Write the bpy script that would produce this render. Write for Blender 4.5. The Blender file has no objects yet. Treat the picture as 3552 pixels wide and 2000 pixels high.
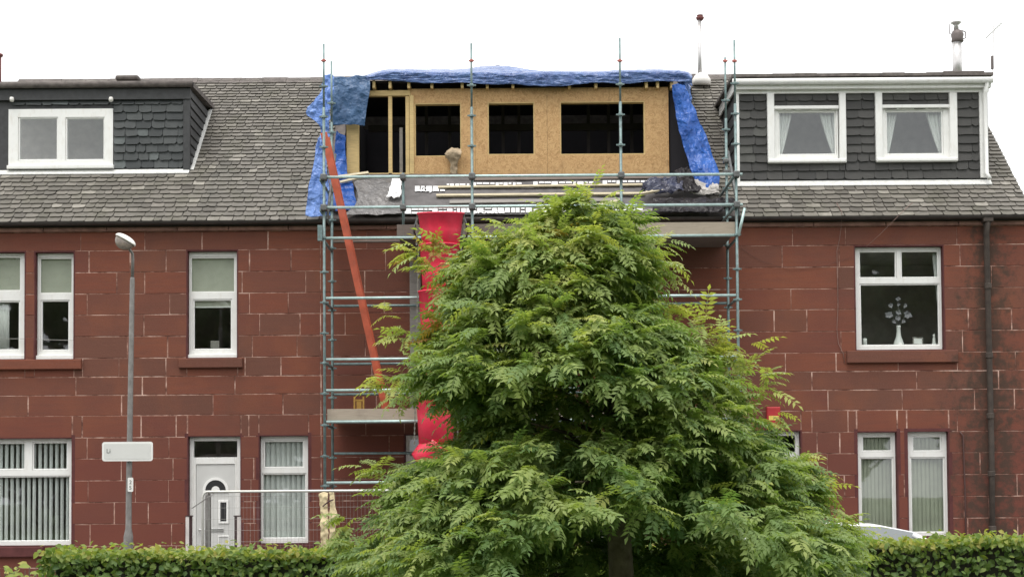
import bpy, bmesh, math, random
import numpy as np
from mathutils import Vector, Matrix, noise

# ------------------------------------------------------------------ camera, sky, sun, exposure
SC = bpy.context.scene
COL = SC.collection
FOC = 5018.0                      # focal length in photo pixels (photo 3552 x 2000)
CAM = Vector((0.0, -26.0, 1.6))
PITCH, ROLL = math.radians(2.0), math.radians(0.42)
SHIFT = 0.1509
fw = Vector((0, math.cos(PITCH), math.sin(PITCH)))
r0 = Vector((1, 0, 0)); u0 = Vector((0, -math.sin(PITCH), math.cos(PITCH)))
RT = r0 * math.cos(ROLL) - u0 * math.sin(ROLL)
UP = u0 * math.cos(ROLL) + r0 * math.sin(ROLL)
cam = bpy.data.cameras.new('camera')
cam.sensor_fit = 'HORIZONTAL'; cam.sensor_width = 36.0
cam.lens = 36.0 * FOC / 3552.0
cam.shift_y = SHIFT
cam.clip_start = 0.1; cam.clip_end = 2000
co = bpy.data.objects.new('camera', cam); COL.objects.link(co)
M = Matrix.Identity(4)
for i in range(3):
    M[i][0] = RT[i]; M[i][1] = UP[i]; M[i][2] = -fw[i]; M[i][3] = CAM[i]
co.matrix_world = M
SC.camera = co

SUN_EL, SUN_AZ = math.radians(68), math.radians(200)   # azimuth from +Y, clockwise
w = bpy.data.worlds.new('World'); SC.world = w; w.use_nodes = True
nt = w.node_tree; nt.nodes.clear()
sky = nt.nodes.new('ShaderNodeTexSky'); sky.sky_type = 'NISHITA'; sky.sun_disc = False
sky.sun_elevation = SUN_EL; sky.sun_rotation = SUN_AZ; sky.dust_density = 4.0
sc_ = nt.nodes.new('ShaderNodeVectorMath'); sc_.operation = 'SCALE'; sc_.inputs['Scale'].default_value = 0.08
mx = nt.nodes.new('ShaderNodeMix'); mx.data_type = 'RGBA'; mx.inputs[0].default_value = 0.9
mx.inputs[7].default_value = (1.0, 1.0, 0.995, 1)      # thick even cloud over the blue sky
bg = nt.nodes.new('ShaderNodeBackground'); bg.inputs[1].default_value = 1.17
wo = nt.nodes.new('ShaderNodeOutputWorld')
nt.links.new(sky.outputs[0], sc_.inputs[0]); nt.links.new(sc_.outputs[0], mx.inputs[6])
nt.links.new(mx.outputs[2], bg.inputs[0]); nt.links.new(bg.outputs[0], wo.inputs[0])
sun = bpy.data.lights.new('sun', 'SUN'); sun.energy = 1.5; sun.angle = math.radians(35); sun.color = (1, 0.97, 0.92)
so = bpy.data.objects.new('sun', sun); COL.objects.link(so)
sd = Vector((math.sin(SUN_AZ) * math.cos(SUN_EL), math.cos(SUN_AZ) * math.cos(SUN_EL), math.sin(SUN_EL)))
so.rotation_euler = sd.to_track_quat('Z', 'Y').to_euler()
so.location = (0, -10, 30)
vs = SC.view_settings
vs.view_transform = 'Standard'; vs.look = 'None'; vs.gamma = 1.0; vs.use_curve_mapping = False
vs.exposure = 0.60
SC.cycles.max_bounces = 6; SC.cycles.transparent_max_bounces = 12

# ------------------------------------------------------------------ places: photo pixel -> point on a real plane
def ray(px, py):
    return fw + RT * ((px - 1776.0) / FOC) + UP * ((1000.0 - py) / FOC + SHIFT * 3552.0 / FOC)
def P(px, py, Y=0.0):
    d = ray(px, py); t = (Y - CAM.y) / d.y
    return CAM + d * t
def rect(px0, py0, px1, py1, Y=0.0):
    ym, xm = (py0 + py1) / 2, (px0 + px1) / 2
    return P(px0, ym, Y).x, P(px1, ym, Y).x, P(xm, py1, Y).z, P(xm, py0, Y).z
TP = math.tan(math.radians(43.0)); CP, SP = math.cos(math.radians(43.0)), math.sin(math.radians(43.0))
YE = -0.16
ZE = P(400, 766, YE).z
def R(px, py):                    # point on the roof plane
    d = ray(px, py)
    t = (ZE + TP * (CAM.y - YE) - CAM.z) / (d.z - TP * d.y)
    return CAM + d * t
def roofz(y): return ZE + TP * (y - YE)

# ------------------------------------------------------------------ builders
class MB:
    def __init__(s): s.v = []; s.f = []; s.m = []
    def add(s, vs_, fs, mi=0):
        o = len(s.v); s.v += [tuple(p) for p in vs_]
        s.f += [tuple(i + o for i in f) for f in fs]; s.m += [mi] * len(fs); return s
    def box(s, x0, x1, y0, y1, z0, z1, mi=0):
        return s.add([(x0, y0, z0), (x1, y0, z0), (x1, y1, z0), (x0, y1, z0), (x0, y0, z1), (x1, y0, z1), (x1, y1, z1), (x0, y1, z1)],
              [(0, 1, 5, 4), (1, 2, 6, 5), (2, 3, 7, 6), (3, 0, 4, 7), (4, 5, 6, 7), (3, 2, 1, 0)], mi)
    def cbox(s, x0, x1, y0, y1, z0, z1, c=0.004, mi=0):   # front (y0) edges chamfered
        r = [(x0, y1, z0), (x1, y1, z0), (x1, y1, z1), (x0, y1, z1), (x0, y0 + c, z0), (x1, y0 + c, z0), (x1, y0 + c, z1), (x0, y0 + c, z1),
             (x0 + c, y0, z0 + c), (x1 - c, y0, z0 + c), (x1 - c, y0, z1 - c), (x0 + c, y0, z1 - c)]
        f = [(8, 9, 10, 11), (3, 2, 1, 0)]
        for a in range(4):
            b = (a + 1) % 4
            f += [(a, b, b + 4, a + 4), (a + 4, b + 4, b + 8, a + 8)]
        return s.add(r, f, mi)
    def bar(s, a, b, wd, th, up=(0, 0, 1), mi=0):          # rectangular bar from a to b
        a = Vector(a); b = Vector(b); d = (b - a).normalized(); u = Vector(up)
        e = d.cross(u)
        if e.length < 1e-4: e = d.cross(Vector((1, 0, 0)))
        e.normalize(); n = e.cross(d)
        e = e * wd / 2; n = n * th / 2
        q = []
        for p in (a, b): q += [p - e - n, p + e - n, p + e + n, p - e + n]
        return s.add(q, [(0, 3, 2, 1), (4, 5, 6, 7), (0, 1, 5, 4), (1, 2, 6, 5), (2, 3, 7, 6), (3, 0, 4, 7)], mi)
    def tube(s, pts, r, n=10, cap=True, mi=0):
        pts = [Vector(p) for p in pts]; k = len(pts)
        rs = r if isinstance(r, (list, tuple)) else [r] * k
        q = []; ref = None
        for i, p in enumerate(pts):
            d = (pts[min(i + 1, k - 1)] - pts[max(i - 1, 0)]).normalized()
            if ref is None: ref = Vector((0, 0, 1)) if abs(d.z) < 0.9 else Vector((0, 1, 0))
            e = d.cross(ref).normalized(); g = e.cross(d)
            ref = g
            for j in range(n):
                a = 2 * math.pi * j / n
                q.append(p + (e * math.cos(a) + g * math.sin(a)) * rs[i])
        f = []
        for i in range(k - 1):
            for j in range(n):
                j2 = (j + 1) % n
                f.append((i * n + j, i * n + j2, (i + 1) * n + j2, (i + 1) * n + j))
        if cap: f += [tuple(range(n))[::-1], tuple((k - 1) * n + j for j in range(n))]
        return s.add(q, f, mi)
    def lathe(s, c, prof, n=16, mi=0, ax=1.0, ay=1.0):     # prof: (radius, z) about a vertical axis
        q = []
        for r, z in prof:
            for j in range(n):
                a = 2 * math.pi * j / n
                q.append((c[0] + r * ax * math.cos(a), c[1] + r * ay * math.sin(a), c[2] + z))
        f = []
        for i in range(len(prof) - 1):
            for j in range(n):
                j2 = (j + 1) % n
                f.append((i * n + j, i * n + j2, (i + 1) * n + j2, (i + 1) * n + j))
        f += [tuple(range(n))[::-1], tuple((len(prof) - 1) * n + j for j in range(n))]
        return s.add(q, f, mi)
    def prism(s, poly, y0, y1, mi=0):                      # polygon in x,z extruded along y
        n = len(poly)
        q = [(x, y0, z) for x, z in poly] + [(x, y1, z) for x, z in poly]
        f = [tuple(range(n)), tuple(range(2 * n - 1, n - 1, -1))]
        for i in range(n):
            j = (i + 1) % n; f.append((i, i + n, j + n, j))
        return s.add(q, f, mi)
    def mesh(s, name):
        me = bpy.data.meshes.new(name); me.from_pydata(s.v, [], s.f); me.update()
        bm = bmesh.new(); bm.from_mesh(me); bmesh.ops.recalc_face_normals(bm, faces=bm.faces); bm.to_mesh(me); bm.free()
        return me
    def build(s, name, mat, parent=None, smooth=False, bevel=0):
        me = s.mesh(name)
        for m_ in (mat if isinstance(mat, (list, tuple)) else [mat]): me.materials.append(m_)
        if isinstance(mat, (list, tuple)): me.polygons.foreach_set('material_index', s.m)
        if smooth: me.polygons.foreach_set('use_smooth', [True] * len(me.polygons))
        o = link(name, me, parent)
        if bevel:
            b = o.modifiers.new('bevel', 'BEVEL'); b.width = bevel; b.segments = 2; b.limit_method = 'ANGLE'
        return o
def link(name, data, parent=None):
    o = bpy.data.objects.new(name, data); COL.objects.link(o)
    if parent is not None:
        o.parent = parent
        if parent.type == 'EMPTY': o.matrix_parent_inverse = Matrix.Translation(-Vector(parent.location))
    return o
def tag(o, label, cat, group=None):
    o['label'] = label; o['category'] = cat
    if group: o['group'] = group
    return o
def thing(name, loc, label, cat, group=None):
    o = bpy.data.objects.new(name, None); COL.objects.link(o); o.location = loc
    o.empty_display_size = 0.2
    return tag(o, label, cat, group)
def structure(o): o['kind'] = 'structure'; return o
def stuff(o): o['kind'] = 'stuff'; return o
def subtract(r, holes):            # rectangle minus rectangles -> rectangles (x0,x1,z0,z1)
    out = [r]
    for h in holes:
        nx = []
        for a in out:
            x0, x1, z0, z1 = a
            hx0, hx1, hz0, hz1 = max(x0, h[0]), min(x1, h[1]), max(z0, h[2]), min(z1, h[3])
            if hx0 >= hx1 or hz0 >= hz1: nx.append(a); continue
            if hx0 > x0: nx.append((x0, hx0, z0, z1))
            if hx1 < x1: nx.append((hx1, x1, z0, z1))
            if hz0 > z0: nx.append((hx0, hx1, z0, hz0))
            if hz1 < z1: nx.append((hx0, hx1, hz1, z1))
        out = nx
    return out
def grow(h, d): return (h[0] - d, h[1] + d, h[2] - d, h[3] + d)

# ------------------------------------------------------------------ materials
class NT:
    def __init__(s, name):
        s.m = bpy.data.materials.new(name); s.m.use_nodes = True; s.t = s.m.node_tree
        s.b = s.t.nodes['Principled BSDF']; s.o = s.t.nodes['Material Output']
    def n(s, ty, **k):
        x = s.t.nodes.new(ty)
        for a, b in k.items(): setattr(x, a, b)
        return x
    def l(s, a, b): s.t.links.new(a, b)
    def pos(s, scale=(1, 1, 1)):
        g = s.n('ShaderNodeNewGeometry'); m_ = s.n('ShaderNodeVectorMath', operation='MULTIPLY')
        m_.inputs[1].default_value = scale; s.l(g.outputs['Position'], m_.inputs[0]); return m_.outputs[0]
    def noise(s, vec, scale, detail=4, rough=0.55):
        x = s.n('ShaderNodeTexNoise'); x.inputs['Scale'].default_value = scale; x.inputs['Detail'].default_value = detail
        x.inputs['Roughness'].default_value = rough
        if vec is not None: s.l(vec, x.inputs['Vector'])
        return x.outputs['Fac']
    def ramp(s, fac, stops):
        x = s.n('ShaderNodeValToRGB'); e = x.color_ramp.elements
        while len(e) > 1: e.remove(e[0])
        e[0].position = stops[0][0]; e[0].color = (*stops[0][1], 1)
        for p, c in stops[1:]:
            k = e.new(p); k.color = (*c, 1)
        s.l(fac, x.inputs[0]); return x.outputs[0]
    def mix(s, fac, a, b, mode='MIX'):
        x = s.n('ShaderNodeMix', data_type='RGBA', blend_type=mode)
        for i, v in ((0, fac), (6, a), (7, b)):
            if isinstance(v, (int, float)): x.inputs[i].default_value = v
            elif isinstance(v, tuple): x.inputs[i].default_value = (*v, 1)
            else: s.l(v, x.inputs[i])
        return x.outputs[2]
    def map(s, v, a, b, c, d):
        x = s.n('ShaderNodeMapRange'); x.inputs[1].default_value = a; x.inputs[2].default_value = b
        x.inputs[3].default_value = c; x.inputs[4].default_value = d; s.l(v, x.inputs[0]); return x.outputs[0]
    def math(s, op, a, b=None):
        x = s.n('ShaderNodeMath', operation=op)
        for i, v in enumerate((a, b)):
            if v is None: continue
            if isinstance(v, (int, float)): x.inputs[i].default_value = v
            else: s.l(v, x.inputs[i])
        return x.outputs[0]
    def rnd(s): return s.n('ShaderNodeObjectInfo').outputs['Random']
    def attr(s, name='tint'): return s.n('ShaderNodeAttribute', attribute_name=name).outputs['Color']
    def bump(s, h, strength=0.3, dist=0.01):
        x = s.n('ShaderNodeBump'); x.inputs['Strength'].default_value = strength; x.inputs['Distance'].default_value = dist
        s.l(h, x.inputs['Height']); s.l(x.outputs[0], s.b.inputs['Normal'])
    def fin(s, col, rough=0.6, metal=0.0, spec=0.5):
        if isinstance(col, tuple): s.b.inputs['Base Color'].default_value = (*col, 1)
        else: s.l(col, s.b.inputs['Base Color'])
        if isinstance(rough, (int, float)): s.b.inputs['Roughness'].default_value = rough
        else: s.l(rough, s.b.inputs['Roughness'])
        s.b.inputs['Metallic'].default_value = metal; s.b.inputs['Specular IOR Level'].default_value = spec
        return s.m
def plain(name, col, rough=0.5, metal=0.0, var=0.12, scale=6, spec=0.5, dirt=None, bump=0):
    k = NT(name); p = k.pos(); f = k.noise(p, scale)
    c = k.mix(k.map(f, 0.3, 0.7, 0, 1), tuple(x * (1 - var) for x in col), tuple(min(1, x * (1 + var)) for x in col))
    if dirt:
        d = k.noise(k.pos((1, 1, 0.35)), scale * 2.3, 6, 0.65)
        c = k.mix(k.map(d, 0.52, 0.75, 0, 0.7), c, dirt)
    if bump: k.bump(k.noise(p, scale * 6), bump, 0.01)
    return k.fin(c, rough, metal, spec)

def m_stone():
    k = NT('red_sandstone'); p = k.pos()
    rnd = k.rnd()
    base = k.ramp(rnd, [(0, (0.140, 0.062, 0.044)), (0.2, (0.178, 0.062, 0.041)), (0.4, (0.150, 0.068, 0.048)), (0.6, (0.185, 0.060, 0.039)), (0.8, (0.215, 0.072, 0.042)), (1, (0.158, 0.054, 0.040))])
    bed = k.noise(k.pos((0.8, 0.8, 9)), 2.2, 5, 0.6)
    base = k.mix(k.map(bed, 0.35, 0.68, 0, 0.5), base, (0.120, 0.054, 0.041))
    blot = k.noise(p, 1.1, 5, 0.6)
    base = k.mix(k.map(blot, 0.48, 0.68, 0, 0.6), base, (0.225, 0.080, 0.044))
    soot = k.noise(k.pos((1, 1, 0.5)), 0.55, 6, 0.62)
    base = k.mix(k.map(soot, 0.5, 0.75, 0, 0.45), base, (0.105, 0.062, 0.045))
    fine = k.noise(p, 45, 3, 0.7)
    base = k.mix(k.map(fine, 0.35, 0.75, 0, 0.28), base, (0.23, 0.12, 0.10))
    # painted lower storey is a deeper red
    sep = k.n('ShaderNodeSeparateXYZ'); k.l(k.pos(), sep.inputs[0])
    low = k.map(k.math('ADD', sep.outputs[2], k.math('MULTIPLY', blot, 0.5)), 2.4, 3.4, 1, 0)
    base = k.mix(k.math('MULTIPLY', low, 0.6), base, (0.158, 0.052, 0.041))
    # dark growth round the rainwater pipe on the right
    dx = k.math('ABSOLUTE', k.math('SUBTRACT', sep.outputs[0], 8.62))
    lo = k.map(sep.outputs[2], 3.0, 6.2, 0.55, 1.1)
    g = k.math('SUBTRACT', k.noise(p, 5, 6, 0.7), k.math('MULTIPLY', k.math('MULTIPLY', dx, lo), 0.42))
    base = k.mix(k.map(g, 0.30, 0.5, 0, 0.85), base, (0.062, 0.046, 0.036))
    k.bump(k.noise(k.pos((1, 1, 2.5)), 28, 6, 0.65), 0.35, 0.01)
    return k.fin(base, 0.9, spec=0.15)
def m_mortar():
    k = NT('lime_mortar'); p = k.pos()
    f = k.noise(p, 2.6, 6, 0.68)
    c = k.ramp(f, [(0.37, (0.12, 0.055, 0.043)), (0.44, (0.21, 0.11, 0.085)), (0.51, (0.40, 0.235, 0.185)), (0.60, (0.62, 0.43, 0.36))])
    k.bump(k.noise(p, 60), 0.4, 0.005)
    return k.fin(c, 0.95, spec=0.1)
def m_slate(name, cols, moss=None):
    k = NT(name); p = k.pos(); t = k.attr()
    sep = k.n('ShaderNodeSeparateColor'); k.l(t, sep.inputs[0])
    c = k.ramp(sep.outputs[0], [(i / (len(cols) - 1), cc) for i, cc in enumerate(cols)])
    f = k.noise(p, 9, 5, 0.65)
    c = k.mix(k.map(f, 0.35, 0.7, 0, 0.35), c, tuple(x * 0.55 for x in cols[1]))
    if moss:
        g = k.noise(p, 2.1, 6, 0.7)
        c = k.mix(k.map(g, 0.48, 0.70, 0, 0.6), c, moss)
        st = k.noise(k.pos((1.0, 0.25, 0.25)), 1.3, 5, 0.6)
        c = k.mix(k.map(st, 0.56, 0.76, 0, 0.6), c, (0.07, 0.072, 0.062))
    k.bump(k.noise(p, 40, 5), 0.4, 0.006)
    return k.fin(c, 0.62, spec=0.35)
def m_glass():
    k = NT('window_glass')
    tr = k.n('ShaderNodeBsdfTransparent'); tr.inputs[0].default_value = (0.93, 0.95, 0.94, 1)
    gl = k.n('ShaderNodeBsdfGlossy'); gl.inputs['Roughness'].default_value = 0.015; gl.inputs[0].default_value = (0.95, 0.97, 1, 1)
    fr = k.n('ShaderNodeFresnel'); fr.inputs[0].default_value = 1.92
    wv = k.n('ShaderNodeBump'); wv.inputs['Strength'].default_value = 0.02; wv.inputs['Distance'].default_value = 0.01
    k.l(k.noise(k.pos(), 2.0, 2), wv.inputs['Height']); k.l(wv.outputs[0], gl.inputs['Normal'])
    bf = k.n('ShaderNodeNewGeometry'); ff = k.math('MULTIPLY', fr.outputs[0], k.math('SUBTRACT', 1.0, bf.outputs['Backfacing']))
    ms = k.n('ShaderNodeMixShader'); k.l(ff, ms.inputs[0]); k.l(tr.outputs[0], ms.inputs[1]); k.l(gl.outputs[0], ms.inputs[2])
    k.l(ms.outputs[0], k.o.inputs[0]); return k.m
def m_osb():
    k = NT('strand_board'); p = k.pos()
    v = k.n('ShaderNodeTexVoronoi'); v.inputs['Scale'].default_value = 17
    mp = k.n('ShaderNodeMapping'); mp.inputs['Rotation'].default_value = (0, 0.6, 0); mp.inputs['Scale'].default_value = (1.5, 1, 0.7)
    nz = k.n('ShaderNodeTexNoise'); nz.inputs['Scale'].default_value = 5; k.l(p, nz.inputs['Vector'])
    av = k.n('ShaderNodeVectorMath', operation='ADD'); k.l(p, av.inputs[0]); k.l(nz.outputs['Color'], av.inputs[1])
    k.l(av.outputs[0], mp.inputs[0]); k.l(mp.outputs[0], v.inputs['Vector'])
    sep = k.n('ShaderNodeSeparateColor'); k.l(v.outputs['Color'], sep.inputs[0])
    c = k.ramp(sep.outputs[0], [(0, (0.38, 0.225, 0.10)), (0.35, (0.50, 0.31, 0.145)), (0.7, (0.57, 0.37, 0.18)), (1, (0.45, 0.265, 0.12))])
    d = k.noise(p, 4.5, 6, 0.7)
    c = k.mix(k.map(d, 0.56, 0.74, 0, 0.6), c, (0.20, 0.105, 0.048))
    return k.fin(c, 0.7, spec=0.25)
def m_wood(name, col, dark=0.75, scale=(2, 14, 14)):
    k = NT(name); f = k.noise(k.pos(scale), 3, 6, 0.6)
    c = k.mix(k.map(f, 0.3, 0.7, 0, 1), tuple(x * dark for x in col), col)
    d = k.noise(k.pos(), 3, 5, 0.65)
    c = k.mix(k.map(d, 0.55, 0.75, 0, 0.45), c, tuple(x * 0.5 for x in col))
    return k.fin(c, 0.75, spec=0.2)
def m_leaf(name, cols, rough=0.5, trans=0.42):
    k = NT(name); t = k.attr()
    sep = k.n('ShaderNodeSeparateColor'); k.l(t, sep.inputs[0])
    c = k.ramp(sep.outputs[0], cols)
    c = k.mix(0.25, c, k.mix(1.0, c, k.ramp(k.noise(k.pos(), 3), [(0.3, (0.7, 0.75, 0.7)), (0.7, (1.2, 1.15, 1.0))]), 'MULTIPLY'))
    k.fin(c, rough, spec=0.28)
    tl = k.n('ShaderNodeBsdfTranslucent'); k.l(k.mix(1.0, c, (1.3, 1.35, 0.6), 'MULTIPLY'), tl.inputs[0])
    ms = k.n('ShaderNodeMixShader'); ms.inputs[0].default_value = trans
    k.l(k.b.outputs[0], ms.inputs[1]); k.l(tl.outputs[0], ms.inputs[2]); k.l(ms.outputs[0], k.o.inputs[0])
    return k.m
def m_tarp(name, col, dark, rough=0.32):
    k = NT(name); p = k.pos()
    f = k.noise(p, 3.5, 6, 0.65)
    c = k.mix(k.map(f, 0.35, 0.7, 0, 1), dark, col)
    nz = k.n('ShaderNodeTexNoise'); nz.inputs['Scale'].default_value = 2.2; nz.inputs['Detail'].default_value = 4; k.l(p, nz.inputs['Vector'])
    av = k.n('ShaderNodeVectorMath', operation='ADD'); k.l(k.pos((1, 1, 0.45)), av.inputs[0]); k.l(nz.outputs['Color'], av.inputs[1])
    v1 = k.n('ShaderNodeTexVoronoi'); v1.inputs['Scale'].default_value = 2.3; k.l(av.outputs[0], v1.inputs['Vector'])
    v2 = k.n('ShaderNodeTexVoronoi'); v2.inputs['Scale'].default_value = 5.5; k.l(av.outputs[0], v2.inputs['Vector'])
    h = k.math('ADD', v1.outputs['Distance'], k.math('MULTIPLY', v2.outputs['Distance'], 0.55))
    k.bump(h, 1.0, 0.055)
    return k.fin(c, rough, spec=0.35 if 'black' not in name else 0.15)

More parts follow.
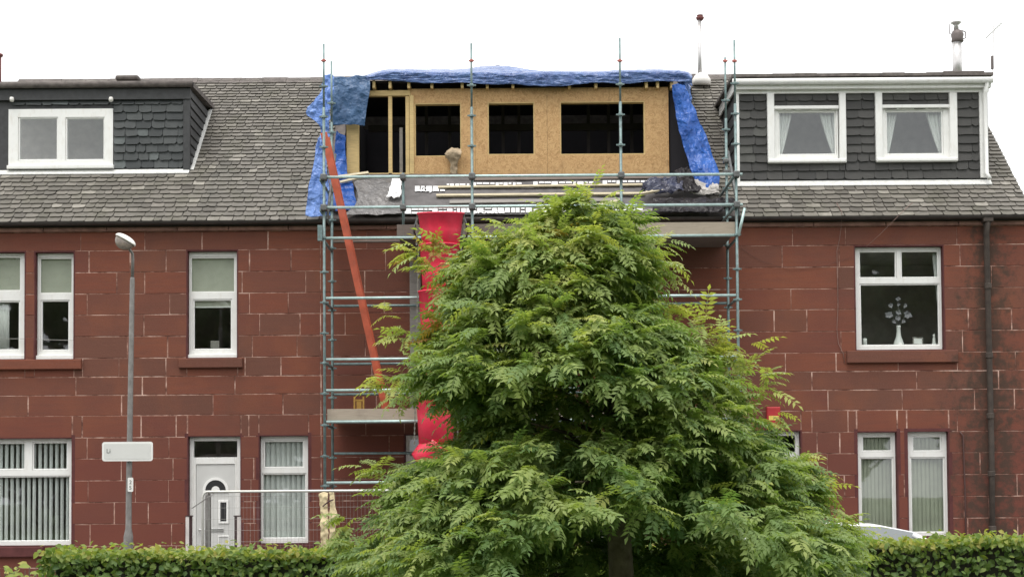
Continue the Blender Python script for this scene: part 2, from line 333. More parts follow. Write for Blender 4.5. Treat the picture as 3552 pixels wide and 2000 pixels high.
MT = dict(
    stone=m_stone(), mortar=m_mortar(),
    margin=plain('painted_stone_margin', (0.105, 0.037, 0.036), 0.8, var=0.2, spec=0.2, bump=0.2),
    slate=m_slate('roof_slate', [(0.100, 0.091, 0.079), (0.132, 0.121, 0.105), (0.160, 0.147, 0.128), (0.195, 0.179, 0.156), (0.29, 0.27, 0.235)], (0.110, 0.106, 0.076)),
    clad=m_slate('cladding_slate', [(0.043, 0.048, 0.050), (0.056, 0.062, 0.063), (0.068, 0.074, 0.075), (0.082, 0.089, 0.089), (0.115, 0.13, 0.13)]),
    cladr=m_slate('cladding_slate_warm', [(0.046, 0.045, 0.043), (0.056, 0.055, 0.053), (0.066, 0.064, 0.061), (0.075, 0.073, 0.069), (0.085, 0.085, 0.078)]),
    upvc=plain('white_upvc', (0.82, 0.82, 0.80), 0.35, var=0.03, dirt=(0.70, 0.68, 0.63), spec=0.45),
    sash=plain('white_sash', (0.84, 0.84, 0.82), 0.32, var=0.04, spec=0.45),
    door=plain('white_door', (0.60, 0.60, 0.585), 0.4, var=0.03),
    glass=m_glass(),
    gutter=plain('dark_gutter', (0.040, 0.033, 0.030), 0.5, var=0.25),
    pipe=plain('rusty_cast_pipe', (0.055, 0.042, 0.034), 0.75, var=0.3, scale=9),
    fascia=plain('dark_fascia', (0.040, 0.041, 0.043), 0.6, var=0.25, scale=10),
    felt=plain('mineral_felt', (0.125, 0.108, 0.10), 0.9, var=0.35, scale=9, bump=0.5),
    lead=plain('lead_flashing', (0.62, 0.62, 0.60), 0.55, var=0.12, scale=12, dirt=(0.35, 0.34, 0.31)),
    inner=plain('room_plaster', (0.74, 0.70, 0.66), 0.9),
    innerd=plain('loft_painted_dark', (0.016, 0.014, 0.018), 0.9),  # near-black colour stands in for the shade inside the open loft
    osb=m_osb(), timber=m_wood('new_timber', (0.66, 0.49, 0.235)),
    timberg=m_wood('grey_timber', (0.30, 0.28, 0.26)),
    batten=m_wood('pale_batten', (0.60, 0.53, 0.38)),
    board=m_wood('scaffold_board', (0.42, 0.355, 0.285), 0.8, (1.5, 12, 18)),
    boardg=m_wood('old_scaffold_board', (0.20, 0.165, 0.145), 0.75, (1.5, 12, 18)),
    tube=plain('galvanised_tube', (0.165, 0.235, 0.235), 0.42, 0.35, var=0.3, scale=14, dirt=(0.15, 0.105, 0.085)),
    tubel=plain('bright_tube', (0.44, 0.57, 0.555), 0.38, 0.3, var=0.15, scale=11),
    coupler=plain('coupler_steel', (0.13, 0.135, 0.135), 0.55, 0.4, var=0.3, scale=20),
    redcap=plain('red_coupler', (0.40, 0.11, 0.09), 0.5),
    orange=plain('orange_fibreglass', (0.47, 0.095, 0.045), 0.38, var=0.2, scale=5, dirt=(0.24, 0.085, 0.06)),
    alu=plain('aluminium', (0.55, 0.55, 0.55), 0.35, 0.8),
    red=plain('red_chute_plastic', (0.74, 0.032, 0.075), 0.4, var=0.18, scale=4, dirt=(0.52, 0.055, 0.07)),
    chain=plain('grey_chain', (0.22, 0.22, 0.19), 0.6, 0.4),
    tarp=m_tarp('blue_tarpaulin', (0.030, 0.125, 0.46), (0.015, 0.065, 0.28)),
    tarpl=m_tarp('pale_blue_tarpaulin', (0.20, 0.33, 0.70), (0.09, 0.19, 0.52), 0.3),
    tarpg=m_tarp('faded_blue_tarpaulin', (0.065, 0.135, 0.26), (0.04, 0.085, 0.175), 0.4),
    tarpt=m_tarp('roof_tarpaulin', (0.13, 0.21, 0.42), (0.06, 0.10, 0.25), 0.26),
    memb=plain('breather_membrane', (0.105, 0.097, 0.098), 0.6, var=0.28, scale=5, bump=0.3),
    print=plain('white_print', (0.70, 0.70, 0.70), 0.6, var=0.15, scale=30),
    plastic=m_tarp('grey_plastic_sheet', (0.20, 0.19, 0.185), (0.13, 0.125, 0.125), 0.3),
    plasticw=m_tarp('pale_plastic_sheet', (0.52, 0.49, 0.46), (0.33, 0.31, 0.29), 0.45),
    black=m_tarp('black_plastic_sheet', (0.035, 0.030, 0.032), (0.018, 0.016, 0.018), 0.28),
    navy=m_tarp('navy_bag', (0.07, 0.08, 0.13), (0.022, 0.02, 0.04), 0.25),
    bark=plain('rowan_bark', (0.13, 0.10, 0.078), 0.9, var=0.35, scale=14, bump=0.7),
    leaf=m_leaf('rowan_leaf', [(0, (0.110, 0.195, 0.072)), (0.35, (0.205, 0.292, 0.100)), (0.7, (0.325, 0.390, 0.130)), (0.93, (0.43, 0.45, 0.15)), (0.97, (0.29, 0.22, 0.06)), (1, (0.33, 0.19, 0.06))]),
    hleaf=m_leaf('hedge_leaf', [(0, (0.080, 0.145, 0.050)), (0.5, (0.165, 0.245, 0.068)), (0.85, (0.30, 0.35, 0.085)), (1, (0.42, 0.39, 0.12))]),
    twig=plain('hedge_twig', (0.028, 0.026, 0.018), 0.95, var=0.3),
    galv=plain('lamp_column_steel', (0.215, 0.205, 0.195), 0.55, 0.25, var=0.2, scale=9, dirt=(0.12, 0.11, 0.10)),
    lampw=plain('lantern_white', (0.74, 0.72, 0.68), 0.4, var=0.06),
    lampg=plain('lantern_bowl', (0.22, 0.18, 0.15), 0.25, var=0.3, scale=15),
    sign=plain('sign_white', (0.66, 0.665, 0.64), 0.4, var=0.03),
    signb=plain('sign_border', (0.82, 0.82, 0.79), 0.35, var=0.03),
    ink=plain('dark_ink', (0.05, 0.06, 0.05), 0.6),
    blind=plain('pale_blind_fabric', (0.68, 0.69, 0.68), 0.8, var=0.08, scale=3),
    blindg=plain('sage_blind_fabric', (0.33, 0.34, 0.27), 0.85, var=0.12, scale=3),
    roller=plain('roller_blind_fabric', (0.50, 0.50, 0.42), 0.85, var=0.05),
    net=plain('white_net_curtain', (0.75, 0.75, 0.73), 0.9, var=0.06),
    vase=plain('white_ceramic', (0.80, 0.80, 0.78), 0.25, var=0.02),
    petal=plain('pale_petal', (0.24, 0.23, 0.25), 0.6, var=0.2, scale=40),
    stem=plain('dark_stem', (0.10, 0.10, 0.09), 0.7),
    carw=plain('white_car_paint', (0.80, 0.81, 0.82), 0.18, var=0.01, spec=0.7),
    carg=plain('car_glass', (0.22, 0.24, 0.25), 0.06, var=0.02, spec=0.9),
    carb=plain('black_trim', (0.02, 0.02, 0.022), 0.5),
    tyre=plain('tyre_rubber', (0.022, 0.022, 0.022), 0.85),
    lens=plain('lamp_lens', (0.6, 0.6, 0.6), 0.12), lensr=plain('tail_lens', (0.4, 0.02, 0.02), 0.15),
    cream=plain('cream_cloth', (0.62, 0.52, 0.32), 0.85, var=0.2, scale=9, dirt=(0.33, 0.22, 0.12), bump=0.3),
    tie=plain('dark_strap', (0.05, 0.02, 0.025), 0.7),
    wire=plain('fence_wire', (0.30, 0.30, 0.28), 0.5, 0.4),
    frail=plain('fence_rail', (0.60, 0.60, 0.56), 0.35, 0.3, var=0.1),
    handr=plain('white_rail', (0.62, 0.58, 0.56), 0.45), handd=plain('dark_rail', (0.045, 0.02, 0.022), 0.5),
    alarm=plain('red_alarm_box', (0.42, 0.03, 0.035), 0.4), yellow=plain('yellow_badge', (0.70, 0.55, 0.12), 0.5),
    cable=plain('grey_cable', (0.24, 0.15, 0.125), 0.6), cabled=plain('brown_cable', (0.09, 0.045, 0.04), 0.6),
    stick=m_wood('yellow_timber', (0.45, 0.27, 0.07)),
    grass=plain('grass', (0.06, 0.095, 0.03), 0.95, var=0.4, scale=3, bump=0.5),
    asphalt=plain('asphalt', (0.055, 0.055, 0.056), 0.9, var=0.25, scale=20, bump=0.3),
    paving=plain('paving', (0.20, 0.19, 0.18), 0.9, var=0.2, scale=7),
    kerb=plain('kerb_stone', (0.28, 0.27, 0.25), 0.85, var=0.2),
    brown=plain('brown_rubble_wall', (0.105, 0.075, 0.055), 0.9, var=0.4, scale=7, bump=0.6),
    wood=m_leaf('far_tree_leaf', [(0, (0.03, 0.06, 0.025)), (1, (0.07, 0.11, 0.03))]),
    dimwood=plain('loft_timber_painted_dim', (0.05, 0.042, 0.042), 0.9), cornice=plain('weathered_cornice', (0.27, 0.150, 0.118), 0.9, var=0.3, scale=5, dirt=(0.15, 0.085, 0.065), bump=0.4),  # inner loft timber coloured dark to paint the shade it stands in
    rag=plain('beige_rag', (0.36, 0.28, 0.19), 0.9, var=0.3, scale=9, bump=0.3),
    steel=plain('stainless_flue', (0.60, 0.585, 0.58), 0.35, 0.6, var=0.1), steeld=plain('dark_cowl', (0.16, 0.135, 0.13), 0.6, 0.3),
    terracotta=plain('red_pot', (0.16, 0.055, 0.05), 0.8),
)

# ------------------------------------------------------------------ ground
b = MB(); b.add([(-400, -400, -0.38), (400, -400, -0.38), (400, 400, -0.38), (-400, 400, -0.38)], [(0, 1, 2, 3)])
structure(b.build('ground', MT['grass']))
b = MB(); b.box(-60, 60, -70, -11.6, -0.37, 0.0); structure(b.build('lawn', MT['grass']))
b = MB(); b.box(-60, 60, -11.2, -4.6, -0.37, -0.355); structure(b.build('road', MT['asphalt']))
b = MB(); b.box(-60, 60, -4.45, -2.9, -0.37, -0.235); structure(b.build('pavement', MT['paving']))
b = MB(); b.box(-60, 60, -4.6, -4.45, -0.37, -0.225, 0); structure(b.build('kerb', MT['kerb']))
b = MB(); b.box(-60, 60, -2.7, 0.3, -0.37, 0.0); structure(b.build('front_garden', MT['paving']))
gw = MB(); gw.box(-60, 60, -2.9, -2.7, -0.37, 0.12)
tag(gw.build('garden_wall', MT['brown'], bevel=0.02), 'low brown garden wall along the fronts of the houses, behind the hedge', 'wall')

# ------------------------------------------------------------------ house shells and stone walls
XL, XM, XR, XE = -10.6, P(1112, 1000).x, P(2562, 1000).x, 9.34
YB = 7.2
YR = R(900, 276).y; ZR = roofz(YR)            # ridge
CY = [804, 869, 944, 1019, 1091, 1167, 1241, 1306, 1370, 1441, 1516, 1590, 1665, 1741, 1816, 1892, 1966]
CZ = [P(400, y).z for y in CY] + [0.02, -0.36]
ZC0 = P(400, 789).z                            # top of the eaves course
houses = {}
houses['l'] = thing('terraced_house', ((XL + XM) / 2, 3, 0), 'red sandstone house with slate-hung dormer, white front door and two-pane loft window', 'house', 'terraced houses')
houses['m'] = thing('terraced_house', ((XM + XR) / 2, 3, 0), 'red sandstone house with new board-clad dormer behind the scaffold and blue sheets', 'house', 'terraced houses')
houses['r'] = thing('terraced_house', ((XR + XE) / 2, 3, 0), 'red sandstone end house with white-trimmed dormer holding two curtained windows', 'house', 'terraced houses')
SPAN = dict(l=(XL, XM), m=(XM, XR), r=(XR, XE))
# openings in the wall (photo pixels): name -> house, x0,y0,x1,y1
OPEN = dict(
    w1a=('l', -52, 873, 87, 1246), w1b=('l', 120, 873, 257, 1246), w2=('l', 648, 868, 824, 1241), w3=('l', -54, 1518, 250, 1893),
    door=('l', 650, 1511, 836, 2030), w4=('l', 898, 1509, 1071, 1885),
    mw1=('m', 1560, 860, 1740, 1236), mw2=('m', 2040, 860, 2200, 1232), mdoor=('m', 1404, 1505, 1580, 2030), mw3=('m', 1900, 1505, 2160, 1880),
    rw1=('r', 2966, 852, 3275, 1213), rdoor=('r', 2602, 1493, 2783, 2030), rw2=('r', 2975, 1496, 3116, 1862), rw3=('r', 3149, 1494, 3295, 1860))
OP = {k: (v[0],) + tuple(rect(*v[1:])) for k, v in OPEN.items()}
JOINTS = dict(
 l=[[280, 502, 700, 930], [309, 452, 576, 865, 1010], [405, 502, 840, 1060], [302, 589, 865, 1000], [500, 900, 1040], [441, 581, 876, 1030], [287, 412, 575, 850, 974],
    [263, 493, 577, 815, 1079], [97, 422, 739, 981], [285, 490, 610, 863], [303, 586, 1085], [420, 600, 880], [305, 470, 584, 870, 1090], [396, 515, 880, 1088], [312, 595, 868, 1085], [200, 430, 610, 870, 1080]],
 m=[[], [], [], [], [1197], [1267], [], [], [], [], [1350], [1250], [1330], [], [], []],
 r=[[2749, 3319], [2714, 3330], [2600, 2905, 3440], [2744, 2906, 3420, 3520], [2686, 2799, 3360, 3509], [2918, 3339], [2725, 2900, 3321, 3523], [2817, 3180, 3464], [2873, 3130, 3380, 3520],
    [2817, 2941, 3322], [2835, 2913, 3532], [2870, 3400], [2930, 3529], [2860, 3345, 3432], [2940, 3358, 3531], [2870, 3420]])
G = 0.006
for hk, H in houses.items():
    xa, xb = SPAN[hk]
    ops = [o[1:] for o in OP.values() if o[0] == hk]
    rng = random.Random(hk)
    # core of the wall: the mortar shows between the stones
    b = MB()
    for r in subtract((xa, xb, -0.36, ZC0), ops): b.box(r[0], r[1], 0.004, 0.34, r[2], r[3])
    wall = b.build('wall', MT['mortar'], H)
    # stones, course by course
    for i in range(len(CZ) - 1):
        z1, z0 = CZ[i], CZ[i + 1]
        pyc = 1000
        js = sorted(P(x, CY[min(i, 15)] + 30).x for x in (JOINTS[hk][i] if i < 16 else []))
        js = [x for x in js if xa + 0.25 < x < xb - 0.25]
        if js and i % 2 == 0: pass
        edges = [xa] + js + [xb]
        full = [edges[0]]
        for e in edges[1:]:
            while e - full[-1] > 2.1:
                full.append(full[-1] + rng.uniform(0.75, 1.3))
            if e - full[-1] < 0.22 and len(full) > 1 and e != edges[-1]: continue
            full.append(e)
        for x0, x1 in zip(full[:-1], full[1:]):
            if x1 - x0 < 0.03: continue
            gv = rng.choice((0.005, 0.008, 0.010, 0.014))
            for r in subtract((x0, x1, z0, z1), ops):
                if r[1] - r[0] < 0.05 or r[3] - r[2] < 0.04: continue
                m_ = MB(); dy = rng.uniform(-0.004, 0.0)
                gh = rng.choice((0.004, 0.006, 0.008, 0.011))
                m_.cbox(r[0] + gv, r[1] - gv, dy, 0.05, r[2] + gh, r[3] - gh, 0.0035)
                m_.build('stone', MT['stone'], wall)
    # eaves course
    x = xa
    while x < xb - 0.01:
        x2 = min(xb, x + rng.uniform(0.9, 1.6))
        if xb - x2 < 0.3: x2 = xb
        m_ = MB(); m_.cbox(x + 0.005, x2 - 0.005, -0.07, 0.05, CZ[0] + 0.004, ZC0, 0.012)
        m_.build('cornice_stone', MT['cornice'], wall); x = x2
    # back, sides, floors: the rooms behind the glass
    b = MB(); b.box(xa, xb, YB, YB + 0.25, -0.36, ZC0); b.box(xa + 0.002, xa + 0.12, 0.36, YB, -0.36, ZC0); b.box(xb - 0.12, xb - 0.002, 0.36, YB, -0.36, ZC0)
    b.box(xa + 0.13, xb - 0.13, 0.345, YB, 3.02, 3.22); b.box(xa + 0.13, xb - 0.13, 0.345, YB, ZC0 - 0.25, ZC0 - 0.05); b.box(xa + 0.13, xb - 0.13, 0.345, YB, -0.2, -0.02)
    b.box(xa + 0.13, xb - 0.13, 3.4, 3.5, -0.02, ZC0 - 0.26)
    b.build('room_shell', MT['inner'], H)
    # gutter along the eaves
    b = MB(); zg = ZE - 0.02; n = 8
    sec = [(YE - 0.035 + 0.065 * math.cos(a), zg + 0.0 + 0.062 * math.sin(a)) for a in [math.pi + math.pi * j / n for j in range(n + 1)]]
    sec += [(y * 1.0 + (0.008 if y < YE - 0.035 else -0.008), z) for y, z in reversed(sec)]
    q = [(xa, y, z) for y, z in sec] + [(xb, y, z) for y, z in sec]; k = len(sec)
    b.add(q, [tuple(range(k)), tuple(range(2 * k - 1, k - 1, -1))] + [(j, (j + 1) % k, (j + 1) % k + k, j + k) for j in range(k)])
    b.build('gutter', MT['gutter'], H)
    b = MB(); b.box(xa, xb, -0.085, 0.3, ZC0 + 0.004, ZE - 0.03); b.build('eaves_board', MT['gutter'], H)
# gable end of the right house
b = MB(); b.prism([(0, 0)] * 0 or [(XE - 0.10, -0.36), (XE - 0.004, -0.36), (XE - 0.004, ZC0), (XE - 0.10, ZC0)], 0.36, YB)
b.build('gable_base', MT['stone'], houses['r'])
def gable(x0, x1):
    q = []
    for x in (x0, x1): q += [(x, 0.0, ZC0 + 0.005), (x, 2 * YR, ZC0 + 0.005), (x, YR, ZR - 0.12)]
    return MB().add(q, [(0, 1, 2), (5, 4, 3), (0, 3, 4, 1), (1, 4, 5, 2), (2, 5, 3, 0)])
gable(XE - 0.1, XE - 0.01).build('gable', MT['stone'], houses['r'])
gable(XL + 0.01, XL + 0.1).build('gable', MT['stone'], houses['l'])

# ------------------------------------------------------------------ windows
def window(H, op, yf, panes, name='window', fr=0.0, depth=0.07, smat=None):
    """frame filling op=(x0,x1,z0,z1); panes = list of glass rectangles; sash ring round each"""
    op = grow(op, -0.003)
    b = MB(); holes = [grow(p, 0.028) for p in panes]
    for r in subtract(op, holes): b.box(r[0], r[1], yf, yf + depth, r[2], r[3])
    wn = b.build(name, MT['upvc'], H)
    for p in panes:
        b = MB()
        for r in subtract(grow(p, 0.026), [p]): b.cbox(r[0], r[1], yf + 0.014, yf + depth * 0.8, r[2], r[3], 0.006)
        b.build('sash', MT['sash'], wn)
        b = MB(); b.box(p[0] - 0.002, p[1] + 0.002, yf + 0.036, yf + 0.042, p[2] - 0.002, p[3] + 0.002); b.build('pane', MT['glass'], wn)
    return wn
def reveal(H, op, y1=0.34, t=0.02, yf=-0.002, bottom=True):
    x0, x1, z0, z1 = op
    b = MB()
    b.box(x0 - t, x0 + 0.012, yf, y1, z0 - t, z1 + t); b.box(x1 - 0.012, x1 + t, yf, y1, z0 - t, z1 + t)
    b.box(x0 + 0.012, x1 - 0.012, yf + 0.001, y1, z1 - 0.008, z1 + t)
    if bottom: b.box(x0 + 0.012, x1 - 0.012, yf + 0.001, y1, z0 - t, z0 + 0.008)
    b.build('window_margin', MT['margin'], H)
def sill(H, px0, py0, px1, py1, name='sill', mat='stone'):
    r = rect(px0, py0, px1, py1, -0.05)
    b = MB(); b.cbox(r[0], r[1], -0.075, 0.10, r[2], r[3], 0.012); b.build(name, MT[mat], H)
YF = 0.11
def pr(*a): return rect(*a, YF)
Hl, Hm, Hr = houses['l'], houses['m'], houses['r']
for k, v in OP.items(): reveal(houses[v[0]], v[1:], bottom='door' not in k, t=0.05 if k in ('w3', 'w4', 'door', 'rw2', 'rw3') else 0.015)
def inset(k): o = OP[k][1:]; return (o[0] + 0.014, o[1] - 0.014, o[2] + 0.012, o[3] - 0.01)
window(Hl, inset('w1a'), YF, [pr(-32, 893, 68, 1005), pr(-26, 1048, 64, 1210)])
window(Hl, inset('w1b'), YF, [pr(140, 897, 247, 1014), pr(146, 1045, 236, 1211)])
window(Hl, inset('w2'), YF, [pr(664, 895, 811, 1010), pr(674, 1042, 800, 1208)])
window(Hl, inset('w3'), YF, [pr(-34, 1538, 83, 1624), pr(117, 1536, 231, 1624), pr(-38, 1654, 239, 1872)])
window(Hl, inset('w4'), YF, [pr(919, 1531, 1050, 1617), pr(913, 1645, 1058, 1862)])
window(Hm, inset('mw1'), YF, [pr(1585, 890, 1715, 1000), pr(1590, 1040, 1712, 1205)])
window(Hm, inset('mw2'), YF, [pr(2062, 890, 2178, 1000), pr(2066, 1040, 2174, 1205)])
window(Hm, inset('mw3'), YF, [pr(1925, 1530, 2010, 1610), pr(2045, 1530, 2135, 1610), pr(1925, 1645, 2135, 1855)])
window(Hr, inset('rw1'), YF, [pr(2984, 874, 3105, 960), pr(3129, 873, 3252, 959), pr(2988, 988, 3255, 1194)])
window(Hr, inset('rw2'), YF, [pr(2995, 1515, 3090, 1560), pr(2990, 1590, 3096, 1842)])
window(Hr, inset('rw3'), YF, [pr(3169, 1515, 3262, 1560), pr(3164, 1589, 3274, 1842)])
sill(Hl, -120, 1247, 283, 1281); sill(Hl, 620, 1242, 842, 1275); sill(Hl, -120, 1896, 152, 1931, mat='margin')
sill(Hm, 1530, 1238, 1770, 1270); sill(Hm, 2010, 1234, 2230, 1266); sill(Hm, 1870, 1882, 2190, 1915, mat='margin')
sill(Hr, 2938, 1215, 3323, 1257); sill(Hr, 2960, 1864, 3130, 1895, mat='margin'); sill(Hr, 3135, 1862, 3310, 1893, mat='margin'); sill(Hl, 880, 1888, 1090, 1918, mat='margin')
# white strips under the cills of the upper windows
for a in ((650, 1228, 822, 1240), (122, 1231, 255, 1245), (-50, 1231, 85, 1245)):
    r = rect(*a); b = MB(); b.cbox(r[0], r[1], 0.03, 0.108, r[2], r[3], 0.006); b.build('window_sill', MT['upvc'], Hl)

# ------------------------------------------------------------------ doors
def door(H, key, detail=True):
    x0, x1, z0, z1 = inset(key); z0 = 0.03
    wd = x1 - x0; yf = YF
    zt = z1 - 0.425                                       # transom
    fan = (x0 + 0.075, x1 - 0.075, zt + 0.055, z1 - 0.075); leaf = (x0 + 0.115, x1 - 0.115, z0, zt - 0.07)
    b = MB()
    for r in subtract((x0, x1, z0, z1), [fan, leaf]): b.cbox(r[0], r[1], yf, yf + 0.09, r[2], r[3], 0.008)
    fr = b.build('door_frame', MT['upvc'], H)
    b = MB(); b.box(fan[0] - .002, fan[1] + .002, yf + 0.03, yf + 0.037, fan[2] - .002, fan[3] + .002); b.build('pane', MT['glass'], fr)
    cx = (leaf[0] + leaf[1]) / 2
    b = MB(); b.cbox(leaf[0] + .004, leaf[1] - .004, yf + 0.02, yf + 0.075, leaf[2], leaf[3] - .004, 0.004)
    dl = b.build('door', MT['door'], H)
    if not detail: return
    zc = P(743, 1699).z; Ro, Ri = 0.232, 0.185
    def arch(ra, rb, n=18): return [(cx + ra * math.cos(math.pi * j / n), zc + ra * math.sin(math.pi * j / n)) for j in range(n + 1)] + [(cx + rb * math.cos(math.pi * (n - j) / n), zc + rb * math.sin(math.pi * (n - j) / n)) for j in range(n + 1)]
    b = MB()
    for (ra, rb, y0) in ((Ro, Ri, yf + 0.004), (0.075, 0.0, yf + 0.006)):
        n = 18; poly = arch(ra, max(rb, 0.001)); q = []
        for j in range(n):
            quad = [poly[j], poly[j + 1], poly[2 * n - j], poly[2 * n + 1 - j]]
            b.prism(quad, y0, yf + 0.02)
    b.cbox(cx - Ro, cx + Ro, yf + 0.003, yf + 0.02, zc - 0.045, zc - 0.001, 0.004)
    b.build('arch_moulding', MT['sash'], dl)
    b = MB(); n = 18; poly = arch(Ri, 0.076)
    for j in range(n): b.prism([poly[j], poly[j + 1], poly[2 * n - j], poly[2 * n + 1 - j]], yf + 0.013, yf + 0.0195)
    b.build('arch_light', MT['carb'], dl)
    r = rect(757, 1733, 793, 1814, yf); g = rect(764, 1741, 785, 1807, yf)
    b = MB()
    for q in subtract(r, [g]): b.cbox(q[0], q[1], yf + 0.002, yf + 0.0195, q[2], q[3], 0.004)
    b.build('light_moulding', MT['sash'], dl)
    b = MB(); b.box(g[0], g[1], yf + 0.012, yf + 0.0195, g[2], g[3]); b.build('narrow_light', MT['carb'], dl)
    r = rect(730, 1831, 775, 1843, yf); b = MB(); b.cbox(*r[:2], yf + 0.008, yf + 0.0195, *r[2:], 0.003); b.build('letterbox', MT['alu'], dl)
    r = rect(755, 1856, 795, 1960, yf); b = MB()
    for q in subtract(r, [grow(r, -0.022)]): b.cbox(q[0], q[1], yf + 0.008, yf + 0.0195, q[2], q[3], 0.004)
    b.build('panel_moulding', MT['sash'], dl)
    b = MB(); b.tube([(leaf[0] + 0.06, yf - 0.03, 1.0), (leaf[0] + 0.17, yf - 0.03, 1.0)], 0.011, 8); b.tube([(leaf[0] + 0.06, yf - 0.03, 1.0), (leaf[0] + 0.06, yf + 0.02, 1.0)], 0.011, 8)
    b.build('handle', MT['alu'], dl)
door(Hl, 'door'); door(Hm, 'mdoor', False); door(Hr, 'rdoor', False)
for H, key in ((Hl, 'door'), (Hm, 'mdoor'), (Hr, 'rdoor')):
    o = OP[key][1:]; b = MB(); b.cbox(o[0] - 0.1, o[1] + 0.1, -0.35, 0.11, -0.02, 0.028, 0.015); b.build('doorstep', MT['paving'], H)

# ------------------------------------------------------------------ roofs: slates in diminishing courses
def slate_mesh(name, wdt, ln, rng, tint, thick=0.011):
    c = rng.uniform(0.008, 0.042); c2 = rng.uniform(0.008, 0.042); j = lambda: rng.uniform(-0.007, 0.007)
    tail = [(0 + j(), c), (c, j()), (wdt * 0.5, j()), (wdt - c2, j()), (wdt + j(), c2)]
    top = tail + [(wdt, ln), (0, ln)]
    v = [(x, y, 0.035 - 0.032 * max(0, y) / ln + (rng.uniform(-0.002, 0.003) if y < ln else 0)) for x, y in top]
    v2 = [(x, y, z - thick) for x, y, z in v]
    n = len(v)
    f = [tuple(range(n))] + [(i, i + n, (i + 1) % n + n, (i + 1) % n) for i in range(n)]
    me = bpy.data.meshes.new(name) if name else None
    return v + v2, f
def put_tint(me, vals):
    a = me.attributes.new('tint', 'FLOAT_COLOR', 'POINT'); a.data.foreach_set('color', np.asarray(vals, dtype=np.float32).ravel())
def slates(parent, name_mass, place, rows, mat, rng, budget, wmin, wmax, keep):
    """rows: list of (v0, gauge, [(u0,u1)...]); place(u,v,w)->point. First `budget` slates are objects, the rest one mass."""
    mv, mf, mt = [], [], []
    cnt = 0
    for (v0, g, spans) in rows:
        for (ua, ub) in spans:
            u = ua - rng.uniform(0, wmax * 0.6) if True else ua
            u = ua
            while u < ub - 0.005:
                wd = rng.uniform(wmin, wmax)
                if ub - (u + wd) < wmin * 0.5: wd = ub - u
                dv = rng.uniform(-0.008, 0.006)
                vv, ff = slate_mesh(None, wd - rng.uniform(0.004, 0.016), g * 1.5, rng, 0)
                sk = rng.uniform(-0.012, 0.012)
                pts = [place(u + x + sk * y, v0 + dv + y, z_) for x, y, z_ in vv]
                t = min(1.0, max(0.0, rng.gauss(0.45, 0.20))); t = 1.0 if rng.random() < 0.03 else t
                if cnt < budget and keep(u + wd / 2, v0):
                    me = bpy.data.meshes.new('slate'); me.from_pydata([tuple(p) for p in pts], [], ff); me.materials.append(mat)
                    put_tint(me, [(t, t, t, 1)] * len(pts)); link('slate', me, parent); cnt += 1
                else:
                    o = len(mv); mv += [tuple(p) for p in pts]; mf += [tuple(i + o for i in f) for f in ff]; mt += [(t, t, t, 1)] * len(pts)
                u += wd
    if mv:
        me = bpy.data.meshes.new(name_mass); me.from_pydata(mv, [], mf); me.materials.append(mat); put_tint(me, mt)
        stuff(link(name_mass, me, parent))
    return cnt
SLOPE = (YR - YE) / CP
def roof_rows(g0, g1, spans_at):
    v, out = 0.0, []
    while v < SLOPE - 0.02:
        g = g0 + (g1 - g0) * v / SLOPE
        s_ = spans_at(v, v + g)
        if s_: out.append((v, g, s_))
        v += g
    return out
def on_roof(u, v, w_): return (u, YE - 0.04 + v * CP - w_ * SP, ZE - 0.04 * TP + v * SP + w_ * CP)
def deck(H, xa, xb, dx0=None, dx1=None, dy=None, name='roof', ytop=None):
    b = MB(); t = 0.05
    def sl(x0, x1, y0, z0, y1, z1):
        q = []
        for x in (x0, x1): q += [(x, y0, z0 - 0.004), (x, y1, z1 - 0.004), (x, y1, z1 - 0.004 - t), (x, y0, z0 - 0.004 - t)]
        b.add(q, [(0, 1, 2, 3), (7, 6, 5, 4)] + [(j, (j + 1) % 4, (j + 1) % 4 + 4, j + 4) for j in range(4)])
    y0 = YE + 0.02
    sl(xa, xb, y0, roofz(y0), dy, roofz(dy))
    if dx0 > xa: sl(xa, dx0, dy, roofz(dy), YR, ZR)
    if dx1 < xb: sl(dx1, xb, dy, roofz(dy), YR, ZR)
    if ytop and ytop < YR: sl(max(xa, dx0) + 0.001, min(xb, dx1) - 0.001, ytop, roofz(ytop), YR, ZR)
    sl(xa, xb, YR, ZR, 2 * YR - YE, ZE)
    return b.build(name, MT['felt'], H)
def ridge(H, roof, xa, xb, rng):
    x = xa
    while x < xb - 0.02:
        x2 = min(xb, x + rng.uniform(0.42, 0.5)); b = MB(); dz = rng.uniform(-0.012, 0.012)
        q = []
        for xx in (x + 0.004, x2 - 0.004):
            q += [(xx, YR - 0.16, ZR - 0.10 + dz), (xx, YR, ZR + 0.045 + dz), (xx, YR + 0.16, ZR - 0.10 + dz), (xx, YR + 0.15, ZR - 0.14 + dz), (xx, YR, ZR + 0.0 + dz), (xx, YR - 0.15, ZR - 0.14 + dz)]
        b.add(q, [(0, 1, 2, 3, 4, 5), (11, 10, 9, 8, 7, 6)] + [(j, (j + 1) % 6, (j + 1) % 6 + 6, j + 6) for j in range(6)])
        b.build('ridge_tile', MT['felt'], roof); x = x2
# dormer fronts: depth where the front wall meets the roof
YDL = R(300, 597).y; YDR = R(2990, 636).y; YDM = R(1800, 607).y
LD_X1 = P(657, 450, YDL).x; RD_X0, RD_X1 = P(2556, 450, YDR).x, P(3428, 450, YDR).x
MD_X0, MD_X1 = P(1200, 450, YDM).x, P(2320, 450, YDM).x
rngs = random.Random(5)
YTL = YE + (P(300, 309, YDL).z + 0.03 - ZE) / TP; YTR = YE + (P(2990, 277, YDR).z + 0.06 - ZE) / TP
